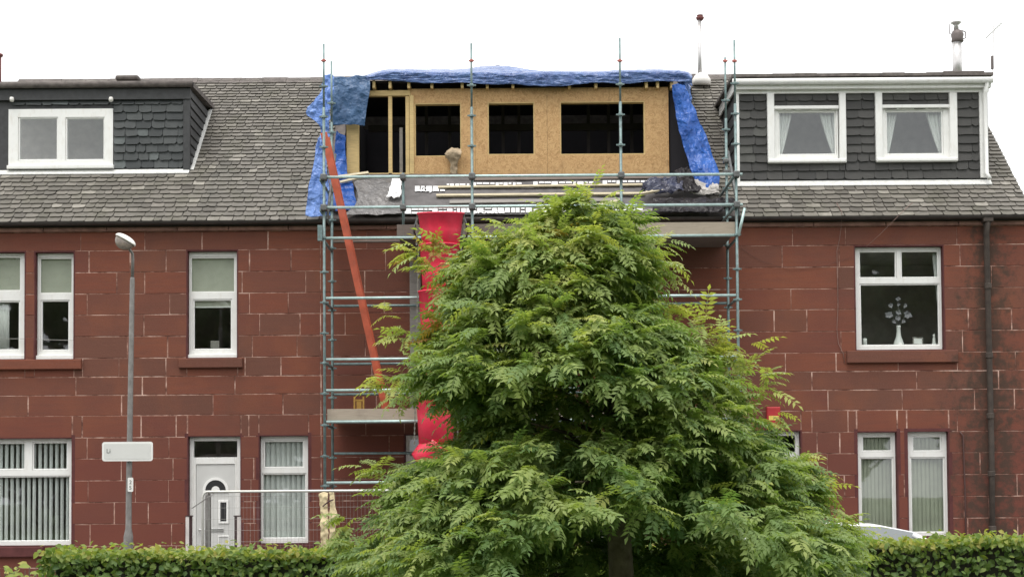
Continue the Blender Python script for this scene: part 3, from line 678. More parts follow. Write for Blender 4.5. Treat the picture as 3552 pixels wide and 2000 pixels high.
# left house roof
roofL = deck(Hl, XL, XM, XL, LD_X1 - 0.02, YDL, ytop=YTL)
vd = (YDL - YE) / CP
rows = roof_rows(0.158, 0.112, lambda v, v2: [(-10.2, XM)] if (v2 < vd + 0.03 or v > (YTL - YE) / CP + 0.12) else [(LD_X1 + 0.02, XM)])
slates(roofL, 'slate_field', on_roof, rows, MT['slate'], rngs, 205, 0.14, 0.27, lambda u, v: u > -9.3)
ridge(Hl, roofL, -10.2, XM, rngs)
# right house roof
roofR = deck(Hr, XR, XE + 0.06, RD_X0 + 0.02, RD_X1 - 0.02, YDR, ytop=YTR)
vd = (YDR - YE) / CP
rows = roof_rows(0.150, 0.112, lambda v, v2: [(XR, XE + 0.07)] if (v2 < vd + 0.03 or v > (YTR - YE) / CP + 0.12) else [(XR, RD_X0 - 0.03), (RD_X1 + 0.02, XE + 0.07)])
slates(roofR, 'slate_field', on_roof, rows, MT['slate'], rngs, 215, 0.15, 0.29, lambda u, v: True)
ridge(Hr, roofR, XR, XE + 0.07, rngs)
# middle house roof: slates only on the strip beside the right dormer
MR_X0 = P(2400, 500, 1.5).x
roofM = deck(Hm, XM, XR - 0.002, MD_X0 - 0.15, MD_X1 + 0.12, YDM)
rows = roof_rows(0.150, 0.112, lambda v, v2: [(MR_X0, XR)] if v > 0.45 else None)
slates(roofM, 'slate_field', on_roof, rows, MT['slate'], rngs, 250, 0.15, 0.28, lambda u, v: True)
ridge(Hm, roofM, XM, XR, rngs)

# ------------------------------------------------------------------ dormers
def cheek_y(z): return YE + (z - ZE) / TP
def dormer_box(H, x0, x1, yd, ztop, opens, mat, zb=None):
    zb = roofz(yd) - 0.02
    b = MB()
    for r in subtract((x0, x1, zb, ztop), opens): b.box(r[0], r[1], yd, yd + 0.14, r[2], r[3])
    dm = b.build('dormer', mat, H)
    return dm, zb
def cheek(dm, x0, x1, yd, zb, zt, mat, name='cheek'):
    q = []
    ys = yd + 0.001
    for x in (x0, x1): q += [(x, ys, zb), (x, cheek_y(zt), zt), (x, ys, zt)]
    MB().add(q, [(0, 1, 2), (5, 4, 3), (0, 3, 4, 1), (1, 4, 5, 2), (2, 5, 3, 0)]).build(name, mat, dm)
def droof(dm, x0, x1, yd, zt, mat, over=0.18, th=0.07, name='dormer_roof', rise=0.06):
    yb = min(YR + 0.1, cheek_y(zt + 0.05) + 0.2)
    q = []
    for x in (x0, x1): q += [(x, yd - over, zt), (x, yb, zt + rise), (x, yb, zt + rise + th), (x, yd - over, zt + th)]
    return MB().add(q, [(0, 1, 2, 3), (7, 6, 5, 4)] + [(j, (j + 1) % 4, (j + 1) % 4 + 4, j + 4) for j in range(4)]).build(name, mat, dm)
def clad_rows(z0, z1, g, xa, xb, holes):
    out = []; z = z0
    while z < z1 - 0.02:
        g2 = min(g, z1 - z)
        spans = [(r[0], r[1]) for r in subtract((xa, xb, z + 0.01, z + g2 - 0.01), holes) if r[1] - r[0] > 0.06 and r[3] - r[2] > g2 * 0.5]
        spans.sort(); out.append((z, g2, spans)); z += g2
    return out
def clad(parent, yd, z0, z1, g, xa, xb, holes, mat, rng, wmin, wmax):
    def pl(u, v, w_): return (u, yd - 0.004 - w_, v)
    out = clad_rows(z0, z1, g, xa, xb, holes)
    for (v0, gg, spans) in out:
        for (ua, ub) in spans:
            u = ua
            while u < ub - 0.01:
                wd = rng.uniform(wmin, wmax)
                if ub - (u + wd) < wmin * 0.5: wd = ub - u
                vv, ff = slate_mesh(None, wd - 0.006, gg * 1.2 if v0 + gg * 1.25 < z1 else gg, rng, 0)
                t = min(1, max(0, rng.gauss(0.4, 0.25)))
                if rng.random() < 0.05: t = 1.0
                sk = rng.uniform(-0.01, 0.01)
                pts = [pl(u + x + sk * y, v0 + y, z_) for x, y, z_ in vv]
                me = bpy.data.meshes.new('slate'); me.from_pydata(pts, [], ff); me.materials.append(mat)
                put_tint(me, [(t, t, t, 1)] * len(pts)); link('slate', me, parent); u += wd
# --- left dormer
rw = random.Random(11)
zt = P(300, 309, YDL).z; zf = P(300, 349, YDL).z
o = rect(31, 379, 394, 587, YDL)
dl, zb = dormer_box(Hl, -10.2, LD_X1, YDL, zt, [o], MT['fascia'])
clad(dl, YDL, P(300, 586, YDL).z, zf, 0.152, -9.4, P(637, 450, YDL).x, [grow(o, 0.01)], MT['clad'], rw, 0.17, 0.30)
window(Hl, o, YDL - 0.035, [rect(70, 413, 198, 553, YDL), rect(234, 413, 360, 553, YDL)], depth=0.1)
b = MB(); r = rect(31, 576, 396, 588, YDL); b.cbox(r[0] - .01, r[1] + .01, YDL - 0.10, YDL - 0.036, r[2], r[3], 0.008); b.build('window_sill', MT['upvc'], Hl)
b = MB(); b.box(-10.2, LD_X1 + 0.03, YDL - 0.07, YDL - 0.001, zf, zt - 0.005); b.build('fascia', MT['fascia'], dl)
b = MB(); r = rect(637, 349, 659, 588, YDL); b.cbox(r[0], LD_X1 + 0.02, YDL - 0.05, YDL - 0.001, r[2] - 0.02, zf - 0.002, 0.006); b.build('corner_board', MT['fascia'], dl)
droof(dl, -10.2, LD_X1 + 0.09, YDL, zt, MT['felt'], 0.13, 0.09, rise=0.10)
b = MB(); b.tube([(-10.2, YDL - 0.12, zt + 0.05), (LD_X1 + 0.09, YDL - 0.12, zt + 0.05)], 0.062, 8); b.build('felt_roll', MT['felt'], dl, smooth=True)
cheek(dl, LD_X1 - 0.06, LD_X1, YDL, zb, zt, MT['fascia'])
nb = 9
for i in range(nb):                                          # weatherboards on the cheek
    z0 = zb + (zt - zb) * i / nb + 0.006; z1 = zb + (zt - zb) * (i + 1) / nb - 0.006
    ya, yb_ = cheek_y(z0), cheek_y(z1)
    q = [(LD_X1 + 0.034, YDL + 0.002, z0), (LD_X1 + 0.034, ya, z0), (LD_X1 + 0.012, yb_, z1), (LD_X1 + 0.012, YDL + 0.002, z1)]
    q += [(LD_X1 + 0.001, y, z) for _, y, z in q]
    MB().add(q, [(0, 1, 2, 3), (7, 6, 5, 4), (0, 4, 5, 1), (1, 5, 6, 2), (2, 6, 7, 3), (3, 7, 4, 0)]).build('cheek_board', MT['fascia'], dl)
b = MB()                                                     # lead along the bottom and up the cheek
def strip_flash(xa, xb, yd, h=0.09):
    zz = roofz(yd); q = []
    for x in (xa, xb): q += [(x, yd - 0.03, zz + h), (x, yd - 0.035, zz + 0.03), (x, yd - 0.11, roofz(yd - 0.11) + 0.055), (x, yd - 0.11, roofz(yd - 0.11) + 0.04), (x, yd - 0.01, zz + 0.01), (x, yd - 0.01, zz + h)]
    return MB().add(q, [(0, 1, 2, 3, 4, 5), (11, 10, 9, 8, 7, 6)] + [(j, (j + 1) % 6, (j + 1) % 6 + 6, j + 6) for j in range(6)])
strip_flash(-10.2, LD_X1 + 0.01, YDL, 0.04).build('lead_flashing', MT['lead'], dl)
b = MB(); b.bar((LD_X1 + 0.05, YDL - 0.02, roofz(YDL - 0.02) + 0.045), (LD_X1 + 0.05, cheek_y(zt), zt + 0.045), 0.07, 0.02); b.build('cheek_flashing', MT['lead'], dl)
for px in (41, 385):
    c = P(px, 345, YDL - 0.12); b = MB(); b.lathe((c.x, c.y, c.z - 0.05), [(0.0, 0), (0.035, 0.01), (0.045, 0.05), (0.035, 0.09), (0.0, 0.10)], 10)
    b.box(c.x - 0.02, c.x + 0.02, c.y, YDL - 0.071, c.z - 0.02, c.z + 0.03)
    b.build('security_light', MT['lampw'], dl, smooth=True)
c = R(415, 285); b = MB(); b.box(P(372, 285, 3).x, P(455, 285, 3).x, YR - 0.25, YR + 0.1, ZR - 0.05, ZR + 0.05); b.build('ridge_vent', MT['felt'], dl, bevel=0.04)

# --- right dormer
ztr = P(2990, 277, YDR).z; zfr = P(2990, 325, YDR).z
o1 = rect(2662, 376, 2930, 566, YDR); o2 = rect(3036, 372, 3315, 562, YDR)
dr, zbr = dormer_box(Hr, RD_X0, RD_X1, YDR, ztr, [o1, o2], MT['fascia'])
post = [rect(2660, 327, 2684, 566, YDR), rect(2909, 327, 2932, 566, YDR), rect(3034, 325, 3058, 561, YDR), rect(3291, 325, 3317, 561, YDR)]
clad(dr, YDR, P(2990, 622, YDR).z, zfr, 0.163, RD_X0 + 0.045, P(3395, 450, YDR).x, [o1, o2] + post, MT['cladr'], rw, 0.20, 0.34)
for q in post:
    b = MB(); b.cbox(q[0], q[1], YDR - 0.09, YDR - 0.002, q[2], q[3], 0.01); b.build('window_post', MT['upvc'], dr)
for (a, gx0, gy0, gx1, gy1) in ((o1, 2705, 390, 2896, 533), (o2, 3078, 388, 3267, 531)):
    a2 = (a[0] + 0.12, a[1] - 0.12, a[2] + 0.06, a[3])
    window(Hr, a2, YDR + 0.0, [rect(gx0, gy0, gx1, gy1, YDR)], depth=0.08)
    b = MB(); b.cbox(a[0] + 0.115, a[1] - 0.115, YDR - 0.07, YDR - 0.002, a[3] - 0.03, a[3] + 0.035, 0.01); b.build('window_head', MT['upvc'], Hr)
    b = MB(); b.cbox(a[0], a[1], YDR - 0.11, YDR + 0.1, a[2] - 0.01, a[2] + 0.058, 0.015); b.build('window_sill', MT['upvc'], Hr)
b = MB(); b.box(RD_X0 - 0.02, RD_X1 + 0.005, YDR - 0.055, YDR - 0.003, zfr, P(2990, 306, YDR).z); b.build('frieze_board', MT['upvc'], dr)
b = MB(); b.box(RD_X0 - 0.05, RD_X1 + 0.02, YDR - 0.15, YDR - 0.06, P(2990, 306, YDR - 0.15).z, P(2990, 287, YDR - 0.15).z); b.build('fascia', MT['upvc'], dr)
zg = P(2990, 281, YDR - 0.2).z
b = MB(); b.tube([(RD_X0 - 0.1, YDR - 0.205, zg), (RD_X1 + 0.03, YDR - 0.205, zg)], 0.058, 12); b.build('gutter', MT['upvc'], dr, smooth=True)
droof(dr, RD_X0 - 0.1, RD_X1 + 0.06, YDR, ztr + 0.025, MT['felt'], 0.17, 0.05, rise=0.07)
b = MB(); b.cbox(RD_X0 - 0.012, RD_X0 + 0.04, YDR - 0.05, YDR - 0.002, zbr + 0.03, zfr - 0.002, 0.006); b.build('corner_board', MT['upvc'], dr)
r = rect(3396, 326, 3420, 618, YDR); b = MB(); b.cbox(r[0], r[1], YDR - 0.06, YDR - 0.002, r[2], zfr - 0.002, 0.006); b.build('corner_board', MT['upvc'], dr)
xx = P(3418, 450, YDR - 0.1).x
b = MB(); b.tube([(xx + 0.02, YDR - 0.2, zg - 0.04), (xx, YDR - 0.12, zg - 0.22), (xx, YDR - 0.12, P(3424, 600, YDR - .12).z), (xx + 0.03, YDR - 0.2, P(3424, 622, YDR - .12).z)], 0.04, 10); b.build('downpipe', MT['upvc'], dr, smooth=True)
cheek(dr, RD_X0, RD_X0 + 0.06, YDR, zbr, ztr, MT['fascia']); cheek(dr, RD_X1 - 0.06, RD_X1, YDR, zbr, ztr, MT['fascia'])
for i in range(2):
    zz = ztr - 0.03 - 0.13 * i; b = MB()
    b.bar((RD_X0 - 0.02 - 0.02 * i, YDR - 0.1, zz), (RD_X0 - 0.02 - 0.02 * i, cheek_y(zz) - 0.05, zz + 0.02), 0.03, 0.10); b.build('barge_board', MT['upvc'], dr)
for i in range(7):
    z0 = zbr + 0.02 + (ztr - 0.3 - zbr) * i / 7; z1 = z0 + (ztr - 0.3 - zbr) / 7 - 0.008
    q = [(RD_X0 - 0.024, YDR + 0.002, z0), (RD_X0 - 0.024, cheek_y(z0), z0), (RD_X0 - 0.008, cheek_y(z1), z1), (RD_X0 - 0.008, YDR + 0.002, z1)]
    q += [(RD_X0 - 0.001, y, z) for _, y, z in q]
    MB().add(q, [(0, 1, 2, 3), (7, 6, 5, 4), (0, 4, 5, 1), (1, 5, 6, 2), (2, 6, 7, 3), (3, 7, 4, 0)]).build('cheek_board', MT['fascia'], dr)
strip_flash(RD_X0 - 0.02, RD_X1 + 0.02, YDR, 0.05).build('lead_flashing', MT['lead'], dr)

# --- middle dormer: new timber frame and strand board
ztm = P(1800, 296, YDM).z
oo = [rect(1438, 358, 1600, 543, YDM), rect(1692, 355, 1854, 537, YDM), rect(1943, 352, 2237, 536, YDM)]
zbm = roofz(YDM) - 0.02
xo0 = P(1421, 450, YDM).x
b = MB()
b.box(xo0, MD_X1, YDM + 0.10, YDM + 0.14, ztm - 0.16, ztm - 0.02)
dm = b.build('dormer', MT['timber'], Hm)
# sheets of strand board, butt-jointed
seams = [xo0, P(1648, 450, YDM).x, P(1898, 450, YDM).x, MD_X1]
ztop = P(1850, 306, YDM).z
for a, c in zip(seams[:-1], seams[1:]):
    b = MB()
    for r in subtract((a + 0.002, c - 0.002, zbm, ztop), oo): b.box(r[0], r[1], YDM, YDM + 0.018, r[2], r[3])
    b.build('strand_board', MT['osb'], dm)
for o in oo:                                                # studs lining the openings
    b = MB()
    for r in subtract(grow(o, 0.0), [grow(o, -0.018)]): b.box(r[0], r[1], YDM + 0.004, YDM + 0.13, r[2], r[3])
    b.build('opening_lining', MT['timber'], dm)
def dbar(a, nm='stud', y0=0.0, y1=0.1, mt='timber'):
    r = rect(*a, YDM); b = MB(); b.cbox(r[0], r[1], YDM + y0, YDM + y1, r[2], r[3], 0.004); b.build(nm, MT[mt], dm)
dbar((1265, 314, 1424, 333), 'top_plate', -0.012, 0.09)
dbar((1347, 334, 1360, 606)); dbar((1407, 334, 1420, 606), 'stud', -0.005, 0.1); dbar((1202, 330, 1245, 609), 'post', 0.0, 0.1)
dbar((1170, 600, 1425, 612), 'sole_plate', 0.0, 0.1)
dbar((1421, 331, 1436, 604), 'stud', -0.022, -0.002)
for px in (1297, 1353, 1418, 1498, 1603, 1690, 1779, 1975, 2067, 2242, 2281, 2330):
    c = P(px, 293, YDM - 0.1); b = MB(); b.cbox(c.x - 0.026, c.x + 0.026, YDM - 0.13, YDM + 0.3, c.z - 0.075, c.z + 0.07, 0.004); b.build('rafter', MT['timber'], dm)
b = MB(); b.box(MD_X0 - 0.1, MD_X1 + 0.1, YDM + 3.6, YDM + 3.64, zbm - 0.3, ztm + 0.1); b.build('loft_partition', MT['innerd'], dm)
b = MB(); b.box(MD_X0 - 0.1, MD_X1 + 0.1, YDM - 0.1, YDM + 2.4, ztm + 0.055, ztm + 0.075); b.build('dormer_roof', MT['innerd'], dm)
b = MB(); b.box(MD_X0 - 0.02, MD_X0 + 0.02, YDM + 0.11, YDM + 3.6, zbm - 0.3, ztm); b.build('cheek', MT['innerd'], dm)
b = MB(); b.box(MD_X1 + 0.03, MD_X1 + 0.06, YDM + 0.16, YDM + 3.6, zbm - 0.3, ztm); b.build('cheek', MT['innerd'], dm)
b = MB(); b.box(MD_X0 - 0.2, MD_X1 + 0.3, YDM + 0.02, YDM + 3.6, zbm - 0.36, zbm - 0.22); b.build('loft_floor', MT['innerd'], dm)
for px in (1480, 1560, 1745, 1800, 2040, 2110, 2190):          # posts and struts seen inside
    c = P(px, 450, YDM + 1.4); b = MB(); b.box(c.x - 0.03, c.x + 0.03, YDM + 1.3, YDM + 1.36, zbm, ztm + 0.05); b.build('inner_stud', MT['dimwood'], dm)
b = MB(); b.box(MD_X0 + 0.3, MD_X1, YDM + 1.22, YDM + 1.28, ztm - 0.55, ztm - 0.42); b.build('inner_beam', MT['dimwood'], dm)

# ------------------------------------------------------------------ flues, aerial, pipes on the houses
def flue(H, px, pyt, pyb, y, r, mat, cap):
    t = P(px, pyt, y); bt = P(px, pyb, y); b = MB()
    b.tube([(bt.x, y, bt.z - 0.25), (bt.x, y, t.z)], r, 14)
    f = b.build('flue', MT[mat], H, smooth=True)
    return f, t, bt
f, t, bt = flue(Hm, 2428, 66, 262, YR - 0.1, 0.042, 'steel', True)
b = MB(); b.lathe((t.x, t.y, t.z - 0.04), [(0.043, 0), (0.075, 0.03), (0.085, 0.07), (0.05, 0.10), (0.07, 0.115), (0.0, 0.13)], 14); b.build('cowl', MT['terracotta'], f, smooth=True)
c = P(2433, 268, YR - 0.35); b = MB(); b.lathe((c.x, c.y, c.z - 0.17), [(0.20, 0), (0.19, 0.12), (0.13, 0.21), (0.05, 0.26), (0.0, 0.27)], 18, ay=0.8); b.build('flashing_cone', MT['lampw'], f, smooth=True)
f, t, bt = flue(Hr, 3321, 140, 252, YR - 0.2, 0.098, 'steel', True)
b = MB(); b.lathe((t.x, t.y, t.z - 0.05), [(0.10, 0), (0.125, 0.02), (0.115, 0.09), (0.13, 0.16), (0.10, 0.24), (0.06, 0.26)], 16); b.build('cowl', MT['steeld'], f, smooth=True)
b = MB(); b.lathe((t.x - 0.02, t.y, t.z + 0.2), [(0.05, 0), (0.05, 0.10), (0.06, 0.13), (0.115, 0.16), (0.10, 0.185), (0.0, 0.2)], 16); b.build('cap', MT['steel'], f, smooth=True)
b = MB(); b.tube([(t.x + 0.10, t.y, t.z + 0.02), (t.x + 0.175, t.y, t.z + 0.05), (t.x + 0.17, t.y, t.z + 0.17), (t.x + 0.10, t.y, t.z + 0.2)], 0.012, 6); b.tube([(t.x - 0.10, t.y, t.z + 0.12), (t.x - 0.16, t.y, t.z + 0.14), (t.x - 0.15, t.y, t.z + 0.34)], 0.01, 6); b.build('bracket', MT['steeld'], f)
c = P(3321, 255, YR - 0.2); b = MB(); b.box(c.x - 0.35, c.x + 0.5, c.y - 0.2, c.y + 0.15, c.z - 0.15, c.z + 0.0); b.build('flashing', MT['felt'], f, bevel=0.02)
f, t, bt = flue(Hl, -5, 195, 300, YR - 0.1, 0.055, 'terracotta', True)
b = MB(); b.lathe((t.x, t.y, t.z - 0.02), [(0.05, 0), (0.09, 0.02), (0.09, 0.06), (0.0, 0.1)], 12); b.build('cowl', MT['terracotta'], f, smooth=True)
# aerial
c0 = P(3443, 262, YR); c1 = P(3447, 90, YR)
ae = thing('television_aerial', (c0.x, YR, c0.z), 'thin television aerial on the ridge at the far right', 'aerial')
b = MB(); b.tube([(c0.x, YR, ZR - 0.1), (c1.x, YR, c1.z)], 0.012, 8); b.build('mast', MT['steel'], ae)
b = MB(); b.tube([(c1.x, YR - 0.5, c1.z - 0.1), (c1.x, YR + 0.5, c1.z - 0.1)], 0.009, 6); b.build('boom', MT['steel'], ae)
for i in range(7):
    y = YR - 0.45 + 0.15 * i; b = MB(); b.tube([(c1.x - 0.13 + 0.01 * i, y, c1.z - 0.1), (c1.x + 0.13 - 0.01 * i, y, c1.z - 0.1)], 0.004, 6); b.build('rod', MT['steel'], ae)
b = MB(); b.box(c0.x - 0.025, c0.x + 0.02, YR - 0.03, YR + 0.03, P(3443, 240, YR).z, P(3443, 195, YR).z); b.build('clamp', MT['steeld'], ae)
# rainwater pipe on the right
x = P(3425, 1000, -0.1).x; x2 = P(3434, 1700, -0.1).x
b = MB(); b.tube([(x, -0.19, ZE - 0.1), (x, -0.1, ZE - 0.32), (x + 0.02, -0.1, 2.4), (x2 + 0.02, -0.1, -0.3)], 0.052, 12)
pp = b.build('rainwater_pipe', MT['pipe'], Hr, smooth=True)
for py in (775, 990, 1230, 1440, 1640, 1830):
    c = P(3428, py, -0.1); b = MB(); b.lathe((x + 0.01, -0.1, c.z - 0.06), [(0.058, 0), (0.068, 0.01), (0.068, 0.09), (0.058, 0.1)], 12); b.build('pipe_collar', MT['pipe'], pp)
b = MB(); b.box(x - 0.09, x + 0.09, -0.24, -0.08, ZE - 0.14, ZE + 0.0); b.build('hopper', MT['pipe'], pp, bevel=0.015)
b = MB(); c = P(3340, 1500, -0.03); d = P(3350, 1860, -0.03); b.tube([(c.x - 0.05, -0.03, c.z + 0.02), (c.x, -0.03, c.z - 0.05), (c.x + 0.02, -0.03, 1.6), (d.x, -0.03, -0.3)], 0.014, 6)
b.build('waste_pipe', MT['cabled'], Hr, smooth=True)
# cables across the right-hand house
def cable(pts, r, mat, label):
    b = MB(); b.tube([P(x_, y_, -0.02 if len(q_) == 0 else q_[0]) for x_, y_, *q_ in pts], r, 6); tag(b.build('cable', MT[mat], smooth=True), label, 'cable')
cable([(2868, 640, 0.6), (2895, 690, 0.25), (2920, 736, -0.25), (2919, 780, -0.1), (2912, 830), (2903, 870), (2905, 960), (2907, 1060), (2903, 1140), (2908, 1190), (2925, 1225), (2930, 1260)], 0.005, 'cable', 'pale cable running down the wall left of the window with the vase')
cable([(3210, 668, 0.6), (3150, 715, -0.05), (3115, 750, -0.27), (3050, 815, -0.1), (3005, 855, -0.03)], 0.004, 'cable', 'thin cable slanting from the gutter to the top of the vase window')
cable([(2570, 862), (2640, 905), (2740, 935), (2850, 925), (2960, 890)], 0.0022, 'cabled', 'thin slack cable across the upper wall beside the scaffold')

# ------------------------------------------------------------------ things at the windows
YI = YF + 0.045
def vblind(px0, py0, px1, py1, n, turn, mat, label, wdt=None, wave=0.0):
    r = rect(px0, py0, px1, py1, YI + 0.05)
    t = thing('vertical_blind', ((r[0] + r[1]) / 2, YI + 0.05, r[2]), label, 'blind', 'blinds in the windows')
    b = MB(); b.box(r[0], r[1], YI + 0.02, YI + 0.08, r[3] - 0.005, r[3] + 0.03); b.build('head_rail', MT['upvc'], t)
    rng = random.Random(label); wd = wdt or (r[1] - r[0]) / n * 1.02
    for i in range(n):
        cx = r[0] + (i + 0.5) * (r[1] - r[0]) / n; a = math.radians(turn + rng.uniform(-5, 5))
        dx, dy = math.cos(a) * wd / 2, math.sin(a) * wd / 2; th = 0.0008
        b = MB(); bow = 0.008
        ps = [(cx - dx, YI + 0.05 - dy), (cx + bow * math.sin(a), YI + 0.05 - bow * math.cos(a)), (cx + dx, YI + 0.05 + dy)]
        sw = rng.uniform(-0.006, 0.006)
        q = [(x_, y_, r[3]) for x_, y_ in ps] + [(x_ + sw, y_, r[2]) for x_, y_ in ps] + [(x_, y_ + 0.002, r[3]) for x_, y_ in ps] + [(x_ + sw, y_ + 0.002, r[2]) for x_, y_ in ps]
        b.add(q, [(0, 1, 4, 3), (1, 2, 5, 4), (6, 9, 10, 7), (7, 10, 11, 8), (0, 3, 9, 6), (2, 8, 11, 5), (0, 6, 7, 1), (1, 7, 8, 2), (3, 4, 10, 9), (4, 5, 11, 10)])
        b.build('slat', MT[mat], t)
def roller(px0, py0, px1, py1, mat, label):
    r = rect(px0, py0, px1, py1, YI + 0.03)
    t = thing('roller_blind', ((r[0] + r[1]) / 2, YI, r[2]), label, 'blind', 'blinds in the windows')
    b = MB(); b.box(r[0], r[1], YI + 0.03, YI + 0.033, r[2], r[3]); b.build('fabric', MT[mat], t)
    b = MB(); b.tube([(r[0], YI + 0.05, r[3]), (r[1], YI + 0.05, r[3])], 0.018, 8); b.build('roller', MT['upvc'], t)
    b = MB(); b.box(r[0], r[1], YI + 0.025, YI + 0.037, r[2] - 0.015, r[2] + 0.01); b.build('bottom_bar', MT['upvc'], t)
vblind(-45, 1528, 245, 1880, 15, 25, 'blind', 'open white vertical blind in the wide bottom-left window', 0.058)
vblind(905, 1522, 1065, 1870, 9, 20, 'blind', 'nearly closed pale vertical blind in the window right of the white door', 0.089)
vblind(2985, 1505, 3104, 1850, 9, 12, 'blindg', 'closed sage vertical blind in the ground-floor window behind the white car', 0.089)
vblind(3157, 1503, 3284, 1850, 9, 12, 'blindg', 'closed sage vertical blind in the ground-floor window nearest the rusty pipe', 0.089)
roller(-46, 880, 80, 1030, 'roller', 'pale roller blind in the upper window cut by the left picture edge')
roller(128, 880, 252, 1030, 'roller', 'sage roller blind in the upper window left of the lamp post')
roller(655, 880, 818, 1064, 'roller', 'grey roller blind in the single upper window above the white door')
# something small on the inner sill above the door
c = P(742, 1208, YI + 0.05); b = MB(); b.box(c.x - 0.06, c.x + 0.10, YI + 0.03, YI + 0.06, c.z, c.z + 0.14)
tag(b.build('picture_card', MT['timberg'], bevel=0.01), 'small grey card propped inside the single upper window above the white door', 'card')
c = P(30, 1210, YI + 0.06)
b = MB()
for i in range(6): b.tube([(c.x - 0.16 + 0.03 * i, YI + 0.06 + 0.012 * (i % 2), P(30, 1040, YI).z), (c.x - 0.16 + 0.03 * i, YI + 0.06 + 0.012 * (i % 2), c.z)], 0.02, 6)
tag(b.build('net_curtain', MT['net'], smooth=True), 'strip of white curtain hanging in the window at the left picture edge', 'curtain')
# tied-back curtains in the right dormer
def tieback(px0, px1, pyt, pyb, side, label):
    y = YDR + 0.14; zt_, zb_ = P(px0, pyt, y).z, P(px0, pyb, y).z
    xo, xi = P(px0, pyt, y).x, P(px1, pyt, y).x          # outer and inner edge at the top
    nu, nv = 18, 14; v, f = [], []
    for j in range(nv + 1):
        tv = j / nv; s_ = (1 - tv) ** 0.85
        for i in range(nu + 1):
            u = i / nu; wv = 0.22 + 0.78 * s_
            v.append((xo + (xi - xo) * u * wv, y + 0.022 * math.sin(u * 26) * (0.5 + 0.5 * s_) + 0.02, zt_ + (zb_ - zt_) * tv))
    for j in range(nv):
        for i in range(nu):
            a = j * (nu + 1) + i; f.append((a, a + 1, a + nu + 2, a + nu + 1))
    me = bpy.data.meshes.new('curtain'); me.from_pydata(v, [], f); me.materials.append(MT['net']); me.polygons.foreach_set('use_smooth', [True] * len(f))
    o = link('curtain', me); m_ = o.modifiers.new('thickness', 'SOLIDIFY'); m_.thickness = 0.004
    tag(o, label, 'curtain', 'tied-back curtains in the right dormer')
tieback(2696, 2748, 392, 545, 0, 'white tied-back curtain at the left of the dormer window nearest the scaffold')
tieback(2904, 2842, 392, 545, 1, 'white tied-back curtain at the right of the dormer window nearest the scaffold')
tieback(3068, 3112, 390, 543, 0, 'white tied-back curtain at the left of the dormer window below the fat flue')
tieback(3275, 3212, 390, 543, 1, 'white tied-back curtain at the right of the dormer window below the fat flue')
# loft rooms behind the glass of the two finished dormers
for H_, xa, xb, yd, zt_ in ((Hl, -10.1, LD_X1 - 0.08, YDL, zt), (Hr, RD_X0 + 0.08, RD_X1 - 0.08, YDR, ztr)):
    b = MB(); b.box(xa, xb, yd + 1.4, yd + 1.45, roofz(yd) - 0.2, zt_); b.box(xa, xb, yd + 0.15, yd + 1.4, roofz(yd) - 0.2, roofz(yd) - 0.1); b.build('loft_wall', MT['inner'], H_)
# vase window
zs = P(3117, 1196, YI + 0.06).z; ys = YI + 0.08
b = MB(); x0_, x1_ = OP['rw1'][1], OP['rw1'][2]; b.box(x0_, x1_, YF + 0.075, 0.36, zs - 0.03, zs); b.build('inner_sill', MT['upvc'], Hr)
xv = P(3117, 1150, ys).x
va = thing('vase', (xv, ys, zs), 'slim white vase with pale flowers in the upper right window', 'vase')
b = MB(); b.lathe((xv, ys, zs), [(0.09, 0), (0.095, 0.02), (0.075, 0.08), (0.045, 0.16), (0.035, 0.25), (0.036, 0.33), (0.042, 0.355), (0.03, 0.35), (0.0, 0.3)], 18); b.build('vessel', MT['vase'], va, smooth=True)
rng = random.Random(3)
heads = [(0, 0.84, 0.055), (-0.17, 0.55, 0.085), (0.17, 0.56, 0.085), (0.0, 0.60, 0.07), (-0.14, 0.72, 0.05), (0.13, 0.72, 0.05), (-0.02, 0.50, 0.06), (0.09, 0.44, 0.045), (-0.08, 0.43, 0.045), (0.01, 0.74, 0.04)]
for hx, hz, hr in heads:
    b = MB(); b.tube([(xv, ys, zs + 0.3), (xv + hx * 0.4, ys, zs + 0.3 + (hz - 0.3) * 0.6), (xv + hx, ys, zs + hz)], 0.004, 5); b.build('stem', MT['stem'], va)
    b = MB()
    for j in range(6):
        a = j * math.pi / 3 + rng.random(); l_ = hr * rng.uniform(0.7, 1.1); w_ = hr * 0.38
        d = Vector((math.cos(a), -0.35, math.sin(a))); e = Vector((-math.sin(a), 0, math.cos(a))) * w_
        o_ = Vector((xv + hx, ys, zs + hz))
        b.add([o_, o_ + d * l_ * 0.55 + e, o_ + d * l_, o_ + d * l_ * 0.55 - e, o_ + d * l_ * 0.5 + Vector((0, 0.006, 0))], [(0, 1, 2, 3), (0, 4, 1), (1, 4, 2), (2, 4, 3), (3, 4, 0)])
    b.build('flower', MT['petal'], va)
c = P(3184, 1190, ys).x
ph = thing('photo_frame', (c, ys, zs), 'small tilted picture frame right of the white vase', 'picture frame')
M_ = Matrix.Translation((c, ys, zs)) @ Matrix.Rotation(0.07, 4, 'Y') @ Matrix.Rotation(-0.2, 4, 'X')
for nm, mt_, bx in (('frame', 'timberg', None), ('picture', 'net', (-0.075, 0.075, -0.001, 0.004, 0.02, 0.125))):
    b = MB()
    if bx: b.box(*bx)
    else:
        for r in subtract((-0.095, 0.095, 0.0, 0.145), [(-0.075, 0.075, 0.02, 0.125)]): b.box(r[0], r[1], -0.006, 0.01, r[2], r[3])
    b.v = [tuple(M_ @ Vector(p)) for p in b.v]; b.build(nm, MT[mt_], ph)
c = P(3000, 1190, ys).x; b = MB(); b.lathe((c, ys, zs), [(0.04, 0), (0.04, 0.12), (0.035, 0.125), (0.005, 0.125), (0.004, 0.145), (0, 0.146)], 14)
